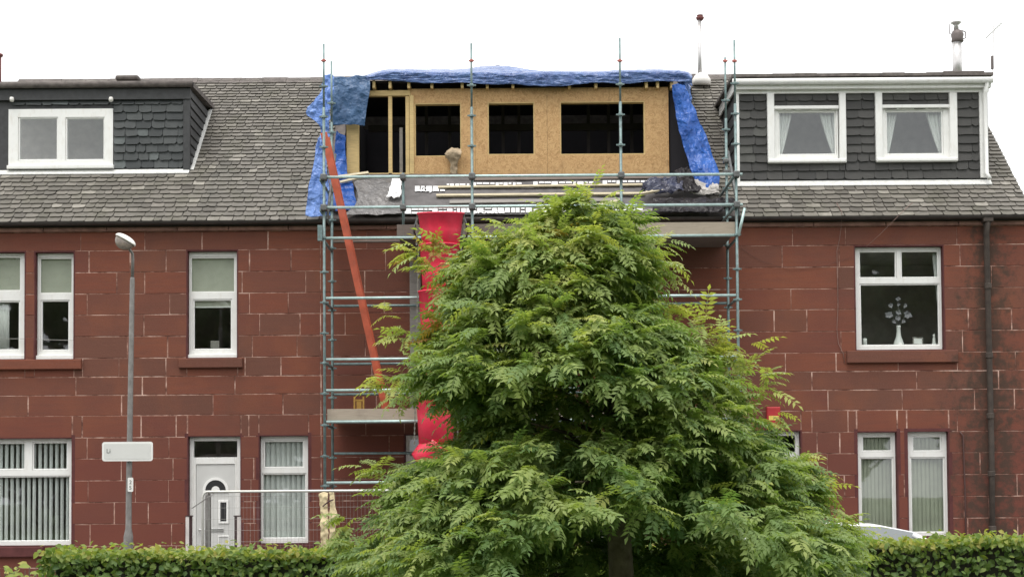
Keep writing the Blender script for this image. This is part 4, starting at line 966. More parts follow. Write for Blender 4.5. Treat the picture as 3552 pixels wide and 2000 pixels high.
tag(b.build('candle', MT['vase'], smooth=True), 'stubby cream candle in the left corner of the vase window', 'candle')
c = P(3240, 1190, ys).x; b = MB(); b.lathe((c, ys, zs), [(0.035, 0), (0.04, 0.02), (0.025, 0.08), (0.03, 0.11), (0.014, 0.14), (0.024, 0.165), (0.02, 0.19), (0.0, 0.2)], 12)
tag(b.build('figurine', MT['vase'], smooth=True), 'small white figurine in the right corner of the vase window', 'figurine')
b = MB(); xx = P(3262, 1080, ys).x
for i in range(4): b.tube([(xx - 0.10 + 0.02 * i - 0.0, ys + 0.03, P(3262, 870, ys).z), (xx - 0.03 + 0.012 * i, ys + 0.03, P(3262, 1060, ys).z), (xx + 0.012 * i, ys + 0.03, zs)], [0.03, 0.015, 0.012], 6)
tag(b.build('drawn_curtain', MT['net'], smooth=True), 'pale curtain drawn to the right side of the vase window', 'curtain')
# wires across the lower sashes (safety bars)
for a, c, lb in (((-50, 1174), (85, 1174), 'thin safety wire across the window cut by the left picture edge'), ((120, 1176), (256, 1180), 'thin safety wire across the upper window left of the lamp post')):
    b = MB(); b.tube([P(*a, 0.05), P(*c, 0.05)], 0.004, 6); tag(b.build('safety_wire', MT['wire']), lb, 'wire', 'safety wires on upper windows')
# alarm box above the right-hand door
r = rect(2660, 1410, 2707, 1488, -0.08)
al = thing('alarm_box', ((r[0] + r[1]) / 2, -0.08, r[2]), 'red alarm box on the wall above the door half hidden by the tree', 'alarm box')
b = MB(); b.cbox(r[0], r[1], -0.10, -0.005, r[2], r[3], 0.02); b.build('case', MT['alarm'], al)
b = MB(); b.cbox(r[0] + 0.03, r[1] - 0.03, -0.106, -0.1, (r[2] + r[3]) / 2 - 0.04, (r[2] + r[3]) / 2 + 0.04, 0.003); b.build('badge', MT['yellow'], al)
# hand rails beside the white door
for px, lb, sgn in ((652, 'white and dark handrail post at the left of the white door', 1), (830, 'white and dark handrail post at the right of the white door', -1)):
    c = P(px, 1790, -0.9); t = thing('handrail', (c.x, -0.9, 0), lb, 'handrail', 'handrails at the white door')
    b = MB(); b.box(c.x - 0.03, c.x + 0.03, -0.95, -0.89, 0.0, c.z); b.build('post', MT['handr'], t)
    b = MB(); b.box(c.x + sgn * 0.055 - 0.022, c.x + sgn * 0.055 + 0.022, -0.94, -0.9, 0.0, c.z); b.build('dark_post', MT['handd'], t)
    b = MB(); b.box(min(c.x, c.x + sgn * 0.055) - 0.034, max(c.x, c.x + sgn * 0.055) + 0.034, -0.955, -0.885, c.z + 0.001, c.z + 0.02); b.build('cap', MT['handd'], t)

# ------------------------------------------------------------------ scaffold
YS0, YS1 = -1.45, -0.38
def SX(px, y=YS0): return P(px, 1000, y).x
def SZ(py, px=1130, y=YS0): return P(px, py, y).z
SXS = [SX(1125), SX(1640), SX(2158), SX(2558)]
zdeck2 = SZ(819, 1800); zdeck1 = SZ(1462)
sf = thing('scaffold', ((SXS[0] + SXS[3]) / 2, -0.9, 0), 'galvanised tube scaffold in front of the middle house', 'scaffold')
rings = [SZ(p) for p in (1684, 1581, 1473, 1364, 1258, 1155, 1048, 943, 824)]
tops = [152, 150, 135, 145]
for i, x in enumerate(SXS):
    for y, yy in ((YS0, 0), (YS1, 1)):
        if yy and i in (1, 2):
            zt_ = zdeck2 - 0.02
        else: zt_ = P(1776, (tops[i] + (60 if yy else 0)), y).z + (0.02 if i == 0 else 0)
        b = MB(); b.tube([(x, y, 0.03), (x, y, zt_ - 1.1 if zt_ > zdeck2 + 0.5 else zt_)], 0.0245, 10)
        if zt_ > zdeck2 + 0.5: b.tube([(x, y, zt_ - 1.1), (x, y, zt_)], 0.0185, 8)
        st = b.build('standard', MT['tube'], sf, smooth=True)
        b = MB(); b.box(x - 0.075, x + 0.075, y - 0.075, y + 0.075, 0.002, 0.03); b.build('base_plate', MT['coupler'], st)
        zz = rings + ([SZ(722), SZ(618), SZ(510), SZ(405), SZ(300)] if (not yy or i in (0, 3)) else [])
        for z in zz:
            if z > zt_: continue
            b = MB(); b.lathe((x, y, z - 0.025), [(0.027, 0), (0.048, 0.008), (0.048, 0.036), (0.027, 0.05)], 10)
            b.box(x - 0.075, x - 0.03, y - 0.012, y + 0.012, z - 0.012, z + 0.012); b.box(x + 0.03, x + 0.075, y - 0.012, y + 0.012, z - 0.012, z + 0.012)
            b.build('cup_ring', MT['tube'], st)
        if zt_ > zdeck2 + 0.5 and (not yy or i == 3):
            z = P(1776, 205, y).z - 0.02 * i; b = MB(); b.lathe((x, y, z - 0.03), [(0.02, 0), (0.031, 0.01), (0.031, 0.04), (0.02, 0.05)], 8); b.box(x - 0.045, x + 0.045, y - 0.015, y + 0.015, z - 0.015, z + 0.005)
            b.build('spigot_coupler', MT['redcap'], st)
def ledger(x0, x1, y, z, name='ledger', mat='tubel'):
    b = MB(); b.tube([(x0, y, z), (x1, y, z)], 0.0245, 10); b.build(name, MT[mat], sf, smooth=True)
for py in (1034, 1246, 1353, 1462, 1673):
    for a, c in zip(SXS[:-1], SXS[1:]): ledger(a + 0.03, c - 0.03, YS0, SZ(py))
for py in (1061, 1262, 1367, 1572):
    for a, c in zip(SXS[:-1], SXS[1:]): ledger(a + 0.03, c - 0.03, YS1, SZ(py, 1150, YS1), mat='tube')
yg = YS0 - 0.05
ledger(SXS[0] - 0.02, SXS[3] + 0.1, yg, SZ(617), 'guard_rail'); ledger(SXS[0] - 0.02, SXS[3] + 0.1, yg, SZ(722), 'guard_rail')
ledger(SXS[0] + 0.03, SXS[3] - 0.03, YS0, SZ(826), 'ledger')
ledger(SXS[0] + 0.03, SX(1376), YS1, SZ(838, 1150, YS1), 'ledger', 'boardg')
for i, x in enumerate(SXS):
    for z in (SZ(617), SZ(722)):
        b = MB(); b.box(x - 0.055, x + 0.055, yg - 0.05, YS0 + 0.05, z - 0.055, z + 0.055); b.build('clamp', MT['coupler'], sf, bevel=0.02)
    for z in [SZ(p) for p in (826, 1034, 1246, 1462, 1673)]:
        b = MB(); b.tube([(x, YS0 + 0.03, z - 0.05), (x, YS1 - 0.03, z - 0.05)], 0.0245, 8); b.build('transom', MT['tube'], sf, smooth=True)
xm = P(1399, 700, YS0 + 0.05).x
b = MB(); b.tube([(xm, YS0 + 0.05, SZ(835)), (xm, YS0 + 0.05, SZ(600))], 0.0245, 8); b.build('guard_post', MT['tube'], sf, smooth=True)
for z in (SZ(617), SZ(722)):
    b = MB(); b.box(xm - 0.05, xm + 0.05, yg - 0.045, YS0 + 0.09, z - 0.05, z + 0.05); b.build('clamp', MT['coupler'], sf, bevel=0.02)
# end rails and braces at both ends
for x in (SXS[0], SXS[3]):
    for z in (SZ(617), SZ(722)):
        b = MB(); b.tube([(x - 0.05, YS0 - 0.05, z - 0.05), (x - 0.05, YS1 + 0.45, z - 0.05)], 0.0245, 8); b.build('end_rail', MT['tube'], sf, smooth=True)
    b = MB(); b.tube([(x + 0.05, YS0, SZ(760)), (x + 0.05, YS1 + 0.1, SZ(480))], 0.0245, 8); b.build('brace', MT['coupler'], sf, smooth=True)
    for z in (SZ(560), SZ(520), SZ(680)):
        b = MB(); b.box(x - 0.06, x + 0.06, YS1 - 0.06, YS1 + 0.06, z - 0.04, z + 0.04); b.build('clamp', MT['coupler'], sf, bevel=0.02)
b = MB(); b.tube([(SXS[3] + 0.02, YS0 - 0.06, SZ(830)), (SXS[3] + 0.13, YS0 - 0.06, SZ(735))], 0.0245, 8); b.build('stub_tube', MT['tubel'], sf, smooth=True)
b = MB(); c = P(1112, 805, YS0 - 0.07); b.cbox(c.x - 0.05, c.x + 0.03, YS0 - 0.08, YS0 - 0.04, c.z - 0.15, c.z + 0.12, 0.006); b.build('hanging_tag', MT['tube'], sf)
# boards
rb = random.Random(21)
xt0 = P(1378, 800, YS0).x
for (x0, x1, zd, ny) in ((xt0, SXS[3] - 0.03, zdeck2, 6), (SXS[0] + 0.03, SXS[3] - 0.03, zdeck1, 6)):  # sixth board of each deck added to shade the wall below
    for k in range(ny):
        y0 = YS0 + 0.06 + k * 0.228; xs = [x0, x0 + (x1 - x0) * 0.36 + rb.uniform(-.2, .2), x0 + (x1 - x0) * 0.7 + rb.uniform(-.2, .2), x1]
        for a, c in zip(xs[:-1], xs[1:]):
            b = MB(); b.box(a + 0.005, c - 0.005, y0, y0 + 0.226, zd + 0.03, zd + 0.068); b.build('deck_board', MT['boardg'], sf)
def toe(px0, px1, pyt, pyb, mat):
    x0, x1 = P(px0, pyt, YS0).x, P(px1, pyt, YS0).x; z0, z1 = P((px0 + px1) / 2, pyb, YS0 + 0.03).z, P((px0 + px1) / 2, pyt, YS0 + 0.03).z
    b = MB(); b.cbox(x0, x1, YS0 + 0.026, YS0 + 0.062 - 0.004, z0, z1, 0.003); b.build('toe_board', MT[mat], sf)
toe(1376, 2172, 776, 815, 'boardg'); toe(2176, 2552, 771, 816, 'board'); toe(1134, 1640, 1416, 1455, 'board'); toe(1644, 2550, 1412, 1451, 'board')
# board standing upright against the wall side
b = MB(); r = rect(1422, 870, 1460, 1440, YS1 + 0.1); b.cbox(r[0], r[1], YS1 + 0.08, YS1 + 0.118, zdeck1 + 0.07, r[3], 0.004)
tag(b.build('upright_board', MT['timberg']), 'grey scaffold board standing upright left of the red chute', 'board')
# ladder leaning along the scaffold
a0, a1 = P(1128, 470, -0.85), P(1347, 1452, -0.85); a1.z = zdeck1 + 0.07
ld = thing('ladder', a1, 'orange ladder leaning inside the left end of the scaffold', 'ladder')
dv = (a1 - a0)
for y in (-1.05, -0.68):
    b = MB(); b.bar((a0.x, y, a0.z), (a1.x, y, a1.z), 0.03, 0.125, up=(0, 1, 0)); 
    p0 = Vector((a0.x, y, a0.z)); p1 = Vector((a1.x, y, a1.z))
    b = MB(); d_ = (p1 - p0).normalized(); nrm = Vector((d_.z, 0, -d_.x))
    q = []
    for p in (p0, p1):
        q += [p + nrm * 0.056 + Vector((0, -0.016, 0)), p - nrm * 0.056 + Vector((0, -0.016, 0)), p - nrm * 0.056 + Vector((0, 0.016, 0)), p + nrm * 0.056 + Vector((0, 0.016, 0))]
    b.add(q, [(0, 1, 2, 3), (7, 6, 5, 4), (0, 4, 5, 1), (1, 5, 6, 2), (2, 6, 7, 3), (3, 7, 4, 0)]); b.build('stile', MT['orange'], ld, bevel=0.004)
for i in range(1, 17):
    p = a0 + dv * (i / 17.0); b = MB(); b.tube([(p.x, -1.05, p.z), (p.x, -0.68, p.z)], 0.016, 8); b.build('rung', MT['alu'], ld)
# rubbish chute
cy = YS0 - 0.42
zc = lambda py: P(1530, py, cy).z
cx0 = P(1529, 800, cy).x; cx1 = P(1522, 1100, cy).x; cx2 = P(1512, 1500, cy).x
ch = thing('rubbish_chute', (cx2, cy, zc(1560)), 'red plastic rubbish chute hanging down the front of the scaffold', 'chute')
segs = [(738, 872, cx0, 0.385, 0.30), (850, 1030, cx0 - 0.02, 0.335, 0.285), (1010, 1200, cx1, 0.335, 0.285), (1180, 1375, cx1, 0.335, 0.285), (1355, 1545, cx2, 0.335, 0.285)]
for i, (pa, pb_, cx, ra, rb_) in enumerate(segs):
    z1_, z0_ = zc(pa), zc(pb_); n = 24; b = MB()
    prof = [(rb_, z0_), (rb_ + (ra - rb_) * 0.45, z0_ + (z1_ - z0_) * 0.5), (ra, z1_ - 0.03), (ra + 0.015, z1_ - 0.025), (ra + 0.015, z1_), (ra - 0.012, z1_), (rb_ - 0.012, z0_)]
    q = [(cx + r_ * math.cos(2 * math.pi * j / n), cy + 0.85 * r_ * math.sin(2 * math.pi * j / n), z_ + (0.045 * math.sin(2 * math.pi * j / n) if i == 0 and z_ > z1_ - 0.04 else 0)) for r_, z_ in prof for j in range(n)]
    k = len(prof); b.add(q, [(a * n + j, a * n + (j + 1) % n, ((a + 1) % k) * n + (j + 1) % n, ((a + 1) % k) * n + j) for a in range(k) for j in range(n)])
    b.build('chute_section', MT['red'], ch, smooth=True)
b = MB(); zz = zc(1548)
b.tube([(cx2 + 0.05, cy, zz + 0.05), (cx2 - 0.02, cy, zz - 0.05), (cx2 - 0.18, cy - 0.02, zz - 0.16), (cx2 - 0.32, cy - 0.04, zz - 0.25)], [0.27, 0.27, 0.22, 0.16], 18); b.build('chute_outlet', MT['red'], ch, smooth=True)
for s in (-1, 1):
    b = MB(); n = 90; ztop_, zbot = zc(745), zc(1540)
    for j in range(n):
        z_ = ztop_ + (zbot - ztop_) * j / n; xx = cx0 + (cx2 - cx0) * j / n + s * (0.395 if j < 12 else 0.36)
        if j % 2: b.box(xx - 0.012, xx + 0.012, cy - 0.025, cy - 0.015, z_ - 0.045, z_)
        else: b.box(xx - 0.005, xx + 0.005, cy - 0.032, cy - 0.008, z_ - 0.045, z_)
    b.build('chain', MT['chain'], ch)
    b = MB(); b.tube([(cx0 + s * 0.40, cy, zc(760)), (cx0 + s * 0.46, cy + 0.1, zc(800)), (cx0 + s * 0.38, YS0, zc(826))], 0.018, 8); b.build('bracket', MT['coupler'], ch, smooth=True)
# small timber frame on the lower lift
r = rect(1227, 1375, 1264, 1402, -0.75); t = thing('trestle', ((r[0] + r[1]) / 2, -0.75, zdeck1 + 0.07), 'small yellow H-shaped wooden trestle standing on the lower scaffold lift', 'trestle')
for x_ in (r[0], r[1] - 0.03):
    b = MB(); b.box(x_, x_ + 0.03, -0.78, -0.72, zdeck1 + 0.069, r[3]); b.build('upright', MT['stick'], t)
b = MB(); b.box(r[0] + 0.031, r[1] - 0.031, -0.77, -0.73, r[2] + 0.06, r[2] + 0.09); b.build('cross_piece', MT['stick'], t)
b = MB(); b.box(r[0] + 0.05, r[1] - 0.05, -0.765, -0.735, zdeck1 + 0.07, r[2] + 0.059); b.build('panel', MT['stick'], t)

# ------------------------------------------------------------------ cloths: tarpaulins and sheets
def net(rows, nu, nv, amp, seed, crease=3.0, ky=(0, -1, 0), fine=0.35, ks=(1, 1, 1)):
    """rows of control points (top to bottom), smooth interpolation, creased"""
    R_ = np.array([[tuple(p) for p in r] for r in rows], dtype=float)
    def cr(A, n):
        k = A.shape[0]; out = []
        for i in range(n + 1):
            t = i / n * (k - 1); j = min(int(t), k - 2); u = t - j
            p0, p1, p2, p3 = A[max(j - 1, 0)], A[j], A[j + 1], A[min(j + 2, k - 1)]
            out.append(0.5 * ((2 * p1) + (-p0 + p2) * u + (2 * p0 - 5 * p1 + 4 * p2 - p3) * u * u + (-p0 + 3 * p1 - 3 * p2 + p3) * u ** 3))
        return np.array(out)
    A = cr(R_, nv); A = np.stack([cr(A[j], nu) for j in range(nv + 1)])
    D = Vector(ky); v = []
    for j in range(nv + 1):
        for i in range(nu + 1):
            p = Vector(A[j, i]); q = Vector((p.x * ks[0], p.y * ks[1], p.z * ks[2])) * crease + Vector((seed * 7.1, seed * 3.3, seed))
            h = (1 - abs(noise.noise(q)) * 2.2) * 0.6 + noise.noise(q * 0.45) * 0.8 + (1 - abs(noise.noise(q * 2.3 + Vector((5, 1, 2)))) * 2) * fine
            e = p + D * (amp * h)
            if j in (0, nv) or i in (0, nu): e += Vector((noise.noise(q * 1.7) * amp * 0.7, 0, noise.noise(q * 2.1 + Vector((9, 9, 9))) * amp * 0.7))
            v.append(e)
    f = [(j * (nu + 1) + i, j * (nu + 1) + i + 1, (j + 1) * (nu + 1) + i + 1, (j + 1) * (nu + 1) + i) for j in range(nv) for i in range(nu)]
    return v, f
def cloth(name, rows, mat, label, cat, nu=40, nv=30, amp=0.04, seed=1, crease=3.0, ky=(0, -1, 0), group=None, parent=None, thick=0.004, fine=0.35, smooth=True, ks=(1, 1, 1)):
    v, f = net(rows, nu, nv, amp, seed, crease, ky, fine, ks)
    me = bpy.data.meshes.new(name); me.from_pydata([tuple(p) for p in v], [], f); me.materials.append(MT[mat])
    if smooth: me.polygons.foreach_set('use_smooth', [True] * len(f))
    o = link(name, me, parent); m_ = o.modifiers.new('thickness', 'SOLIDIFY'); m_.thickness = thick; m_.offset = 0
    if label: tag(o, label, cat, group)
    return o
def pp_(l, Y): return [P(x_, y_, Y) for x_, y_ in l]
TG = 'blue sheets over the open roof'
yt = YDM - 0.17
# along the dormer roof edge: over the roof, then hanging in front
xs_ = [1270, 1330, 1400, 1500, 1600, 1680, 1760, 1860, 1950, 2060, 2160, 2270, 2370, 2400]
bot = [280, 279, 284, 292, 290, 296, 293, 299, 302, 290, 292, 284, 286, 300]
top = [268, 252, 250, 252, 253, 254, 256, 254, 252, 254, 250, 248, 252, 268]
up2 = [266, 248, 246, 246, 246, 236, 236, 250, 250, 252, 248, 246, 250, 266]
rows = [[P(x_, y_ , YDM + 2.2) + Vector((0, 0, 0.0)) for x_, y_ in zip(xs_, [y - 2 for y in up2])],
        [P(x_, y_ - 2, YDM + 1.0) for x_, y_ in zip(xs_, up2)],
        [P(x_, y_, YDM + 0.1) for x_, y_ in zip(xs_, top)],
        [P(x_, y_ + 2, yt + 0.01) for x_, y_ in zip(xs_, top)],
        [P(x_, (a + c) / 2 + 3, yt - 0.005) for x_, a, c in zip(xs_, top, bot)],
        [P(x_, y_, yt) for x_, y_ in zip(xs_, bot)]]
cloth('tarpaulin', rows, 'tarpt', 'long blue sheet over the flat top edge of the new dormer', 'tarpaulin', 150, 60, 0.03, 1, 3.0, (0, -0.9, 0.2), TG, ks=(0.8, 1.6, 3.6), fine=0.6)
# a ruck of sheet lying on top
rows = [[P(x_, y_, YDM + 1.3) for x_, y_ in zip((1650, 1690, 1720, 1770, 1830, 1900), (256, 236, 229, 236, 243, 252))], [P(x_, y_ + 5, YDM + 0.9) for x_, y_ in zip((1645, 1685, 1720, 1770, 1830, 1905), (256, 239, 235, 240, 247, 254))],
        [P(x_, 262, YDM + 0.6) for x_ in (1640, 1680, 1720, 1770, 1830, 1910)]]
cloth('tarpaulin', rows, 'navy', 'dark rucked-up sheet lying on top of the dormer roof', 'tarpaulin', 40, 16, 0.03, 4, 4.5, (0, -0.5, 0.5), TG)
# left flap
rows = [pp_([(1150, 268), (1200, 266), (1250, 264), (1284, 266)], yt), pp_([(1148, 330), (1200, 326), (1250, 330), (1280, 330)], yt - 0.06), pp_([(1150, 390), (1200, 392), (1245, 388), (1270, 390)], yt - 0.05), pp_([(1152, 430), (1200, 432), (1240, 434), (1264, 437)], yt - 0.02)]
cloth('tarpaulin', rows, 'tarpg', 'faded grey-blue sheet hanging flat at the left end of the dormer', 'tarpaulin', 50, 50, 0.045, 2, 3.2, group=TG, ks=(0.9, 1, 0.6), fine=0.3)
# bunched strips round the left poles
rows = [pp_([(1118, 300), (1136, 262), (1160, 262)], -0.1), pp_([(1110, 330), (1130, 320), (1158, 320)], -0.15), pp_([(1070, 372), (1120, 378), (1146, 372)], -0.2), pp_([(1062, 398), (1120, 430), (1144, 430)], -0.2), pp_([(1108, 425), (1124, 470), (1142, 480)], -0.2), pp_([(1112, 500), (1126, 520), (1140, 530)], -0.25)]
cloth('tarpaulin', rows, 'tarpl', 'pale blue bunched sheet tied round the left scaffold poles', 'tarpaulin', 30, 50, 0.06, 3, 6.0, group=TG)
# lower left sheet
rows = [pp_([(1104, 478), (1116, 476), (1130, 478)], -0.12), pp_([(1086, 580), (1106, 580), (1135, 590)], -0.2), pp_([(1068, 680), (1098, 684), (1150, 690)], -0.28), pp_([(1063, 748), (1100, 752), (1150, 746)], -0.33)]
cloth('tarpaulin', rows, 'tarpl', 'pale blue sheet draped over the slates left of the ladder', 'tarpaulin', 36, 60, 0.05, 6, 3.4, group=TG, ks=(1.5, 1, 0.6), fine=0.25)
rows = [pp_([(1168, 452), (1182, 470), (1196, 480)], YDM - 0.05), pp_([(1158, 560), (1180, 575), (1205, 600)], YDM - 0.12), [R(1145, 655) + Vector((0, -.05, .05)), R(1185, 650) + Vector((0, -.05, .06)), R(1222, 640) + Vector((0, -.05, .05))], [R(1140, 740) + Vector((0, -.05, .05)), R(1190, 745) + Vector((0, -.05, .06)), R(1240, 738) + Vector((0, -.05, .05))]]
cloth('tarpaulin', rows, 'tarp', 'blue sheet spilling from the open dormer corner onto the roof behind the ladder', 'tarpaulin', 30, 40, 0.04, 8, 3.5, (0, -0.7, 0.7), group=TG)
# right sheet, twisted and hanging
L_ = [(2330, 296), (2338, 360), (2352, 440), (2376, 530), (2400, 600), (2420, 640), (2448, 660)]
M2 = [(2350, 290), (2362, 350), (2392, 430), (2420, 520), (2440, 590), (2456, 630), (2466, 663)]
R2 = [(2378, 300), (2392, 340), (2420, 410), (2456, 490), (2484, 580), (2494, 620), (2486, 650)]
ys_ = [yt, yt + 0.0, yt - 0.08, yt - 0.18, yt - 0.35, yt - 0.45, yt - 0.5]
rows = [[P(*a, y_ ), P(*m_, y_ - 0.10), P(*c, y_ + 0.0)] for a, m_, c, y_ in zip(L_, M2, R2, ys_)]
cloth('tarpaulin', rows, 'tarp', 'bright blue sheet hanging down the right end of the dormer', 'tarpaulin', 50, 90, 0.05, 12, 3.0, group=TG, ks=(2.2, 1, 0.7), fine=0.25)
rows = [pp_([(2345, 262), (2368, 258), (2390, 280)], YDM + 0.3), pp_([(2350, 290), (2378, 290), (2392, 310)], YDM + 0.1), pp_([(2362, 330), (2382, 335), (2396, 350)], YDM + 0.05), pp_([(2378, 370), (2386, 365), (2392, 360)], YDM + 0.05)]
cloth('tarpaulin', rows, 'tarpl', 'pale crumpled sheet corner at the upper right of the new dormer', 'tarpaulin', 20, 30, 0.06, 14, 6, group=TG)
# right end cheek seen below the sheet
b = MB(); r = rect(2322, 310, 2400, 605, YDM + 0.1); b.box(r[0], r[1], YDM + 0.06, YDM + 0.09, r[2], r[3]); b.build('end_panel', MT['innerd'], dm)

rows = [pp_([(1548, 528), (1560, 516), (1580, 514), (1598, 516)], YDM - 0.06), pp_([(1544, 536), (1560, 528), (1582, 526), (1600, 532)], YDM - 0.12), pp_([(1546, 546), (1562, 545), (1584, 545), (1598, 546)], YDM - 0.10), pp_([(1562, 566), (1568, 568), (1582, 568), (1588, 566)], YDM - 0.05), pp_([(1562, 602), (1568, 604), (1580, 604), (1586, 602)], YDM - 0.04)]
cloth('rag', rows, 'rag', 'crumpled beige rag hung over the sill of the left board opening', 'rag', 22, 40, 0.03, 61, 9)
# roof below the new dormer: membrane, battens, lettering
def RO(px, py, h=0.03): return R(px, py) + Vector((0, -SP * h, CP * h))
rows = [[RO(x_, 612, 0.05) for x_ in (1236, 1400, 1700, 2000, 2250, 2450)], [RO(x_, 680, 0.04) for x_ in (1236, 1400, 1700, 2000, 2250, 2450)], [RO(x_, 752, 0.04) for x_ in (1236, 1400, 1700, 2000, 2250, 2450)]]
cloth('roof_membrane', rows, 'memb', 'grey roofing membrane with white print below the new dormer', 'membrane', 90, 16, 0.012, 20, 2.5, (0, -0.7, 0.7))
def font_mesh(cu, mat, nm='lettering', parent=None):
    f_ = bpy.data.objects.new('font_source', cu); COL.objects.link(f_)
    bpy.context.view_layer.update()
    me = bpy.data.meshes.new_from_object(f_); bpy.data.objects.remove(f_); me.materials.clear(); me.materials.append(mat)
    return link(nm, me, parent)
def lettering(txt, px, py, size, label=None, h=0.075):
    cu = bpy.data.curves.new('lettering', 'FONT'); cu.body = txt; cu.size = size; cu.extrude = 0.001; cu.offset = 0.004
    o = font_mesh(cu, MT['print']); o.location = RO(px, py, h)
    o.rotation_euler = (math.radians(43), 0, 0); return o
mb_ = [o for o in bpy.data.objects if o.name == 'roof_membrane'][0]
for txt, px, py, s in (('NOJN', 1440, 676, 0.17), ('protects', 1640, 752, 0.17), ('D', 1850, 750, 0.17)):
    o = lettering(txt, px, py, s); o.parent = mb_
rng = random.Random(8)
def printed_strip(px0, px1, py, hgt):
    # panel of blotchy illegible print
    b = MB(); x_ = px0
    while x_ < px1:
        wv = rng.uniform(8, 22)
        for lo, hi in ((0, 0.35), (0.65, 1.0)) if rng.random() < 0.5 else ((0, 1.0),):
            ya, yb = py + hgt * (1 - lo), py + hgt * (1 - hi)
            q = [RO(x_, ya, 0.075), RO(x_ + wv, ya, 0.075), RO(x_ + wv, yb, 0.075), RO(x_, yb, 0.075)]
            q += [p_ - Vector((0, -SP * .004, CP * .004)) for p_ in q]
            b.add(q, [(0, 1, 2, 3), (7, 6, 5, 4), (0, 4, 5, 1), (1, 5, 6, 2), (2, 6, 7, 3), (3, 7, 4, 0)])
        x_ += wv + rng.uniform(2, 6)
    b.build('printed_strip', MT['print'], mb_)
for a in ((1640, 1810, 645, 17), (1850, 2050, 642, 17), (2090, 2310, 638, 18), (1550, 1625, 649, 15), (1404, 1500, 734, 19), (1500, 1840, 730, 19), (1880, 2040, 728, 19), (2090, 2230, 726, 16), (1440, 1530, 657, 18)): printed_strip(*a)
def lath(a, c, wd, th, mat, label, grp='loose timber on the stripped roof', h=0.05):
    b = MB(); p0, p1 = RO(*a, h), RO(*c, h); b.bar(p0, p1, wd, th, up=(0, -SP, CP)); tag(b.build('timber_batten', MT[mat]), label, 'timber', grp)
lath((1520, 664), (2335, 654), 0.05, 0.03, 'batten', 'long pale batten nailed across the membrane, upper of the two longest', h=0.09)
lath((1514, 693), (2235, 686), 0.06, 0.035, 'batten', 'long pale batten across the membrane, lower of the two longest', h=0.09)
lath((1640, 630), (2300, 622), 0.16, 0.02, 'boardg', 'weathered grey board lying just under the dormer sill', h=0.07)
lath((1560, 712), (2160, 704), 0.10, 0.02, 'timberg', 'greyish board lying across the membrane behind the lower guard rail', h=0.07)
lath((1150, 640), (1280, 622), 0.07, 0.03, 'batten', 'short pale offcut beside the ladder, upper of two', h=0.14)
lath((1182, 655), (1262, 636), 0.06, 0.03, 'batten', 'short pale offcut beside the ladder, lower of two', h=0.14)
lath((2218, 708), (2345, 686), 0.06, 0.04, 'batten', 'pale offcut slanting across the dark bags', h=0.22)
lath((2060, 748), (2150, 728), 0.07, 0.03, 'batten', 'pale offcut poking out above the tree top', h=0.2)
lath((2190, 766), (2265, 755), 0.07, 0.03, 'timberg', 'grey offcut lying at the eaves right of the tree top', h=0.16)
# grey leaning board in the dormer opening
r = rect(1386, 443, 1397, 612, YDM + 0.15); b = MB(); b.box(r[0], r[1], YDM + 0.14, YDM + 0.17, r[2], r[3]); tag(b.build('leaning_board', MT['timberg']), 'narrow grey board standing in the open left bay of the dormer', 'board')
# sheets on the roof
rows = [[RO(x_, 640, 0.1) for x_ in (1225, 1300, 1395)], [RO(x_, 690, 0.14) for x_ in (1240, 1310, 1398)], [RO(x_, 730, 0.1) for x_ in (1235, 1310, 1400)], [RO(x_, 760, 0.08) for x_ in (1190, 1300, 1400)]]
cloth('plastic_sheet', rows, 'plastic', 'wrinkled grey plastic sheet on the roof right of the ladder', 'plastic sheet', 40, 30, 0.03, 31, 3, (0, -.7, .7))
rows = [[RO(x_, 650, 0.18) for x_ in (1362, 1380, 1394)], [RO(x_, 690, 0.2) for x_ in (1352, 1375, 1394)], [RO(x_, 718, 0.18) for x_ in (1345, 1370, 1390)]]
cloth('plastic_sheet', rows, 'print', 'small crumpled white sheet beside the short guard post', 'plastic sheet', 20, 24, 0.05, 33, 8, (0, -.7, .7))
rows = [[RO(x_, 716, 0.16) for x_ in (2262, 2350, 2450, 2545)], [RO(x_, 740, 0.18) for x_ in (2262, 2350, 2450, 2545)], [RO(x_, 764, 0.16) for x_ in (2262, 2350, 2450, 2550)]]
cloth('plastic_sheet', rows, 'black', 'shiny black plastic sheet along the eaves at the right of the scaffold', 'plastic sheet', 60, 16, 0.03, 35, 5, (0, -.7, .7))
rows = [[RO(x_, y_, 0.28) for x_, y_ in ((2226, 690), (2260, 668), (2310, 668), (2345, 655), (2362, 650))], [RO(x_, y_, 0.3) for x_, y_ in ((2222, 700), (2260, 682), (2310, 684), (2345, 670), (2362, 676))], [RO(x_, y_, 0.2) for x_, y_ in ((2218, 706), (2260, 702), (2310, 702), (2345, 700), (2366, 702))]]
cloth('rubbish_bag', rows, 'navy', 'shiny navy plastic bag heaped on the roof behind the lower rail', 'bag', 40, 24, 0.07, 41, 7, (0, -.7, .7))
rows = [[RO(x_, y_, 0.3) for x_, y_ in ((2330, 650), (2352, 642), (2372, 636), (2390, 642))], [RO(x_, y_, 0.32) for x_, y_ in ((2340, 668), (2356, 664), (2376, 660), (2392, 668))], [RO(x_, y_, 0.2) for x_, y_ in ((2350, 700), (2370, 702), (2400, 702), (2440, 704))]]
cloth('rubbish_bag', rows, 'black', 'black rucked plastic bag in front of the pale crumpled sheet', 'bag', 30, 24, 0.07, 43, 8, (0, -.7, .7))
rows = [[RO(x_, y_, 0.22) for x_, y_ in ((2380, 668), (2420, 660), (2480, 652))], [RO(x_, y_, 0.22) for x_, y_ in ((2385, 682), (2430, 680), (2488, 682))], [RO(x_, y_, 0.14) for x_, y_ in ((2390, 700), (2440, 698), (2492, 698))]]
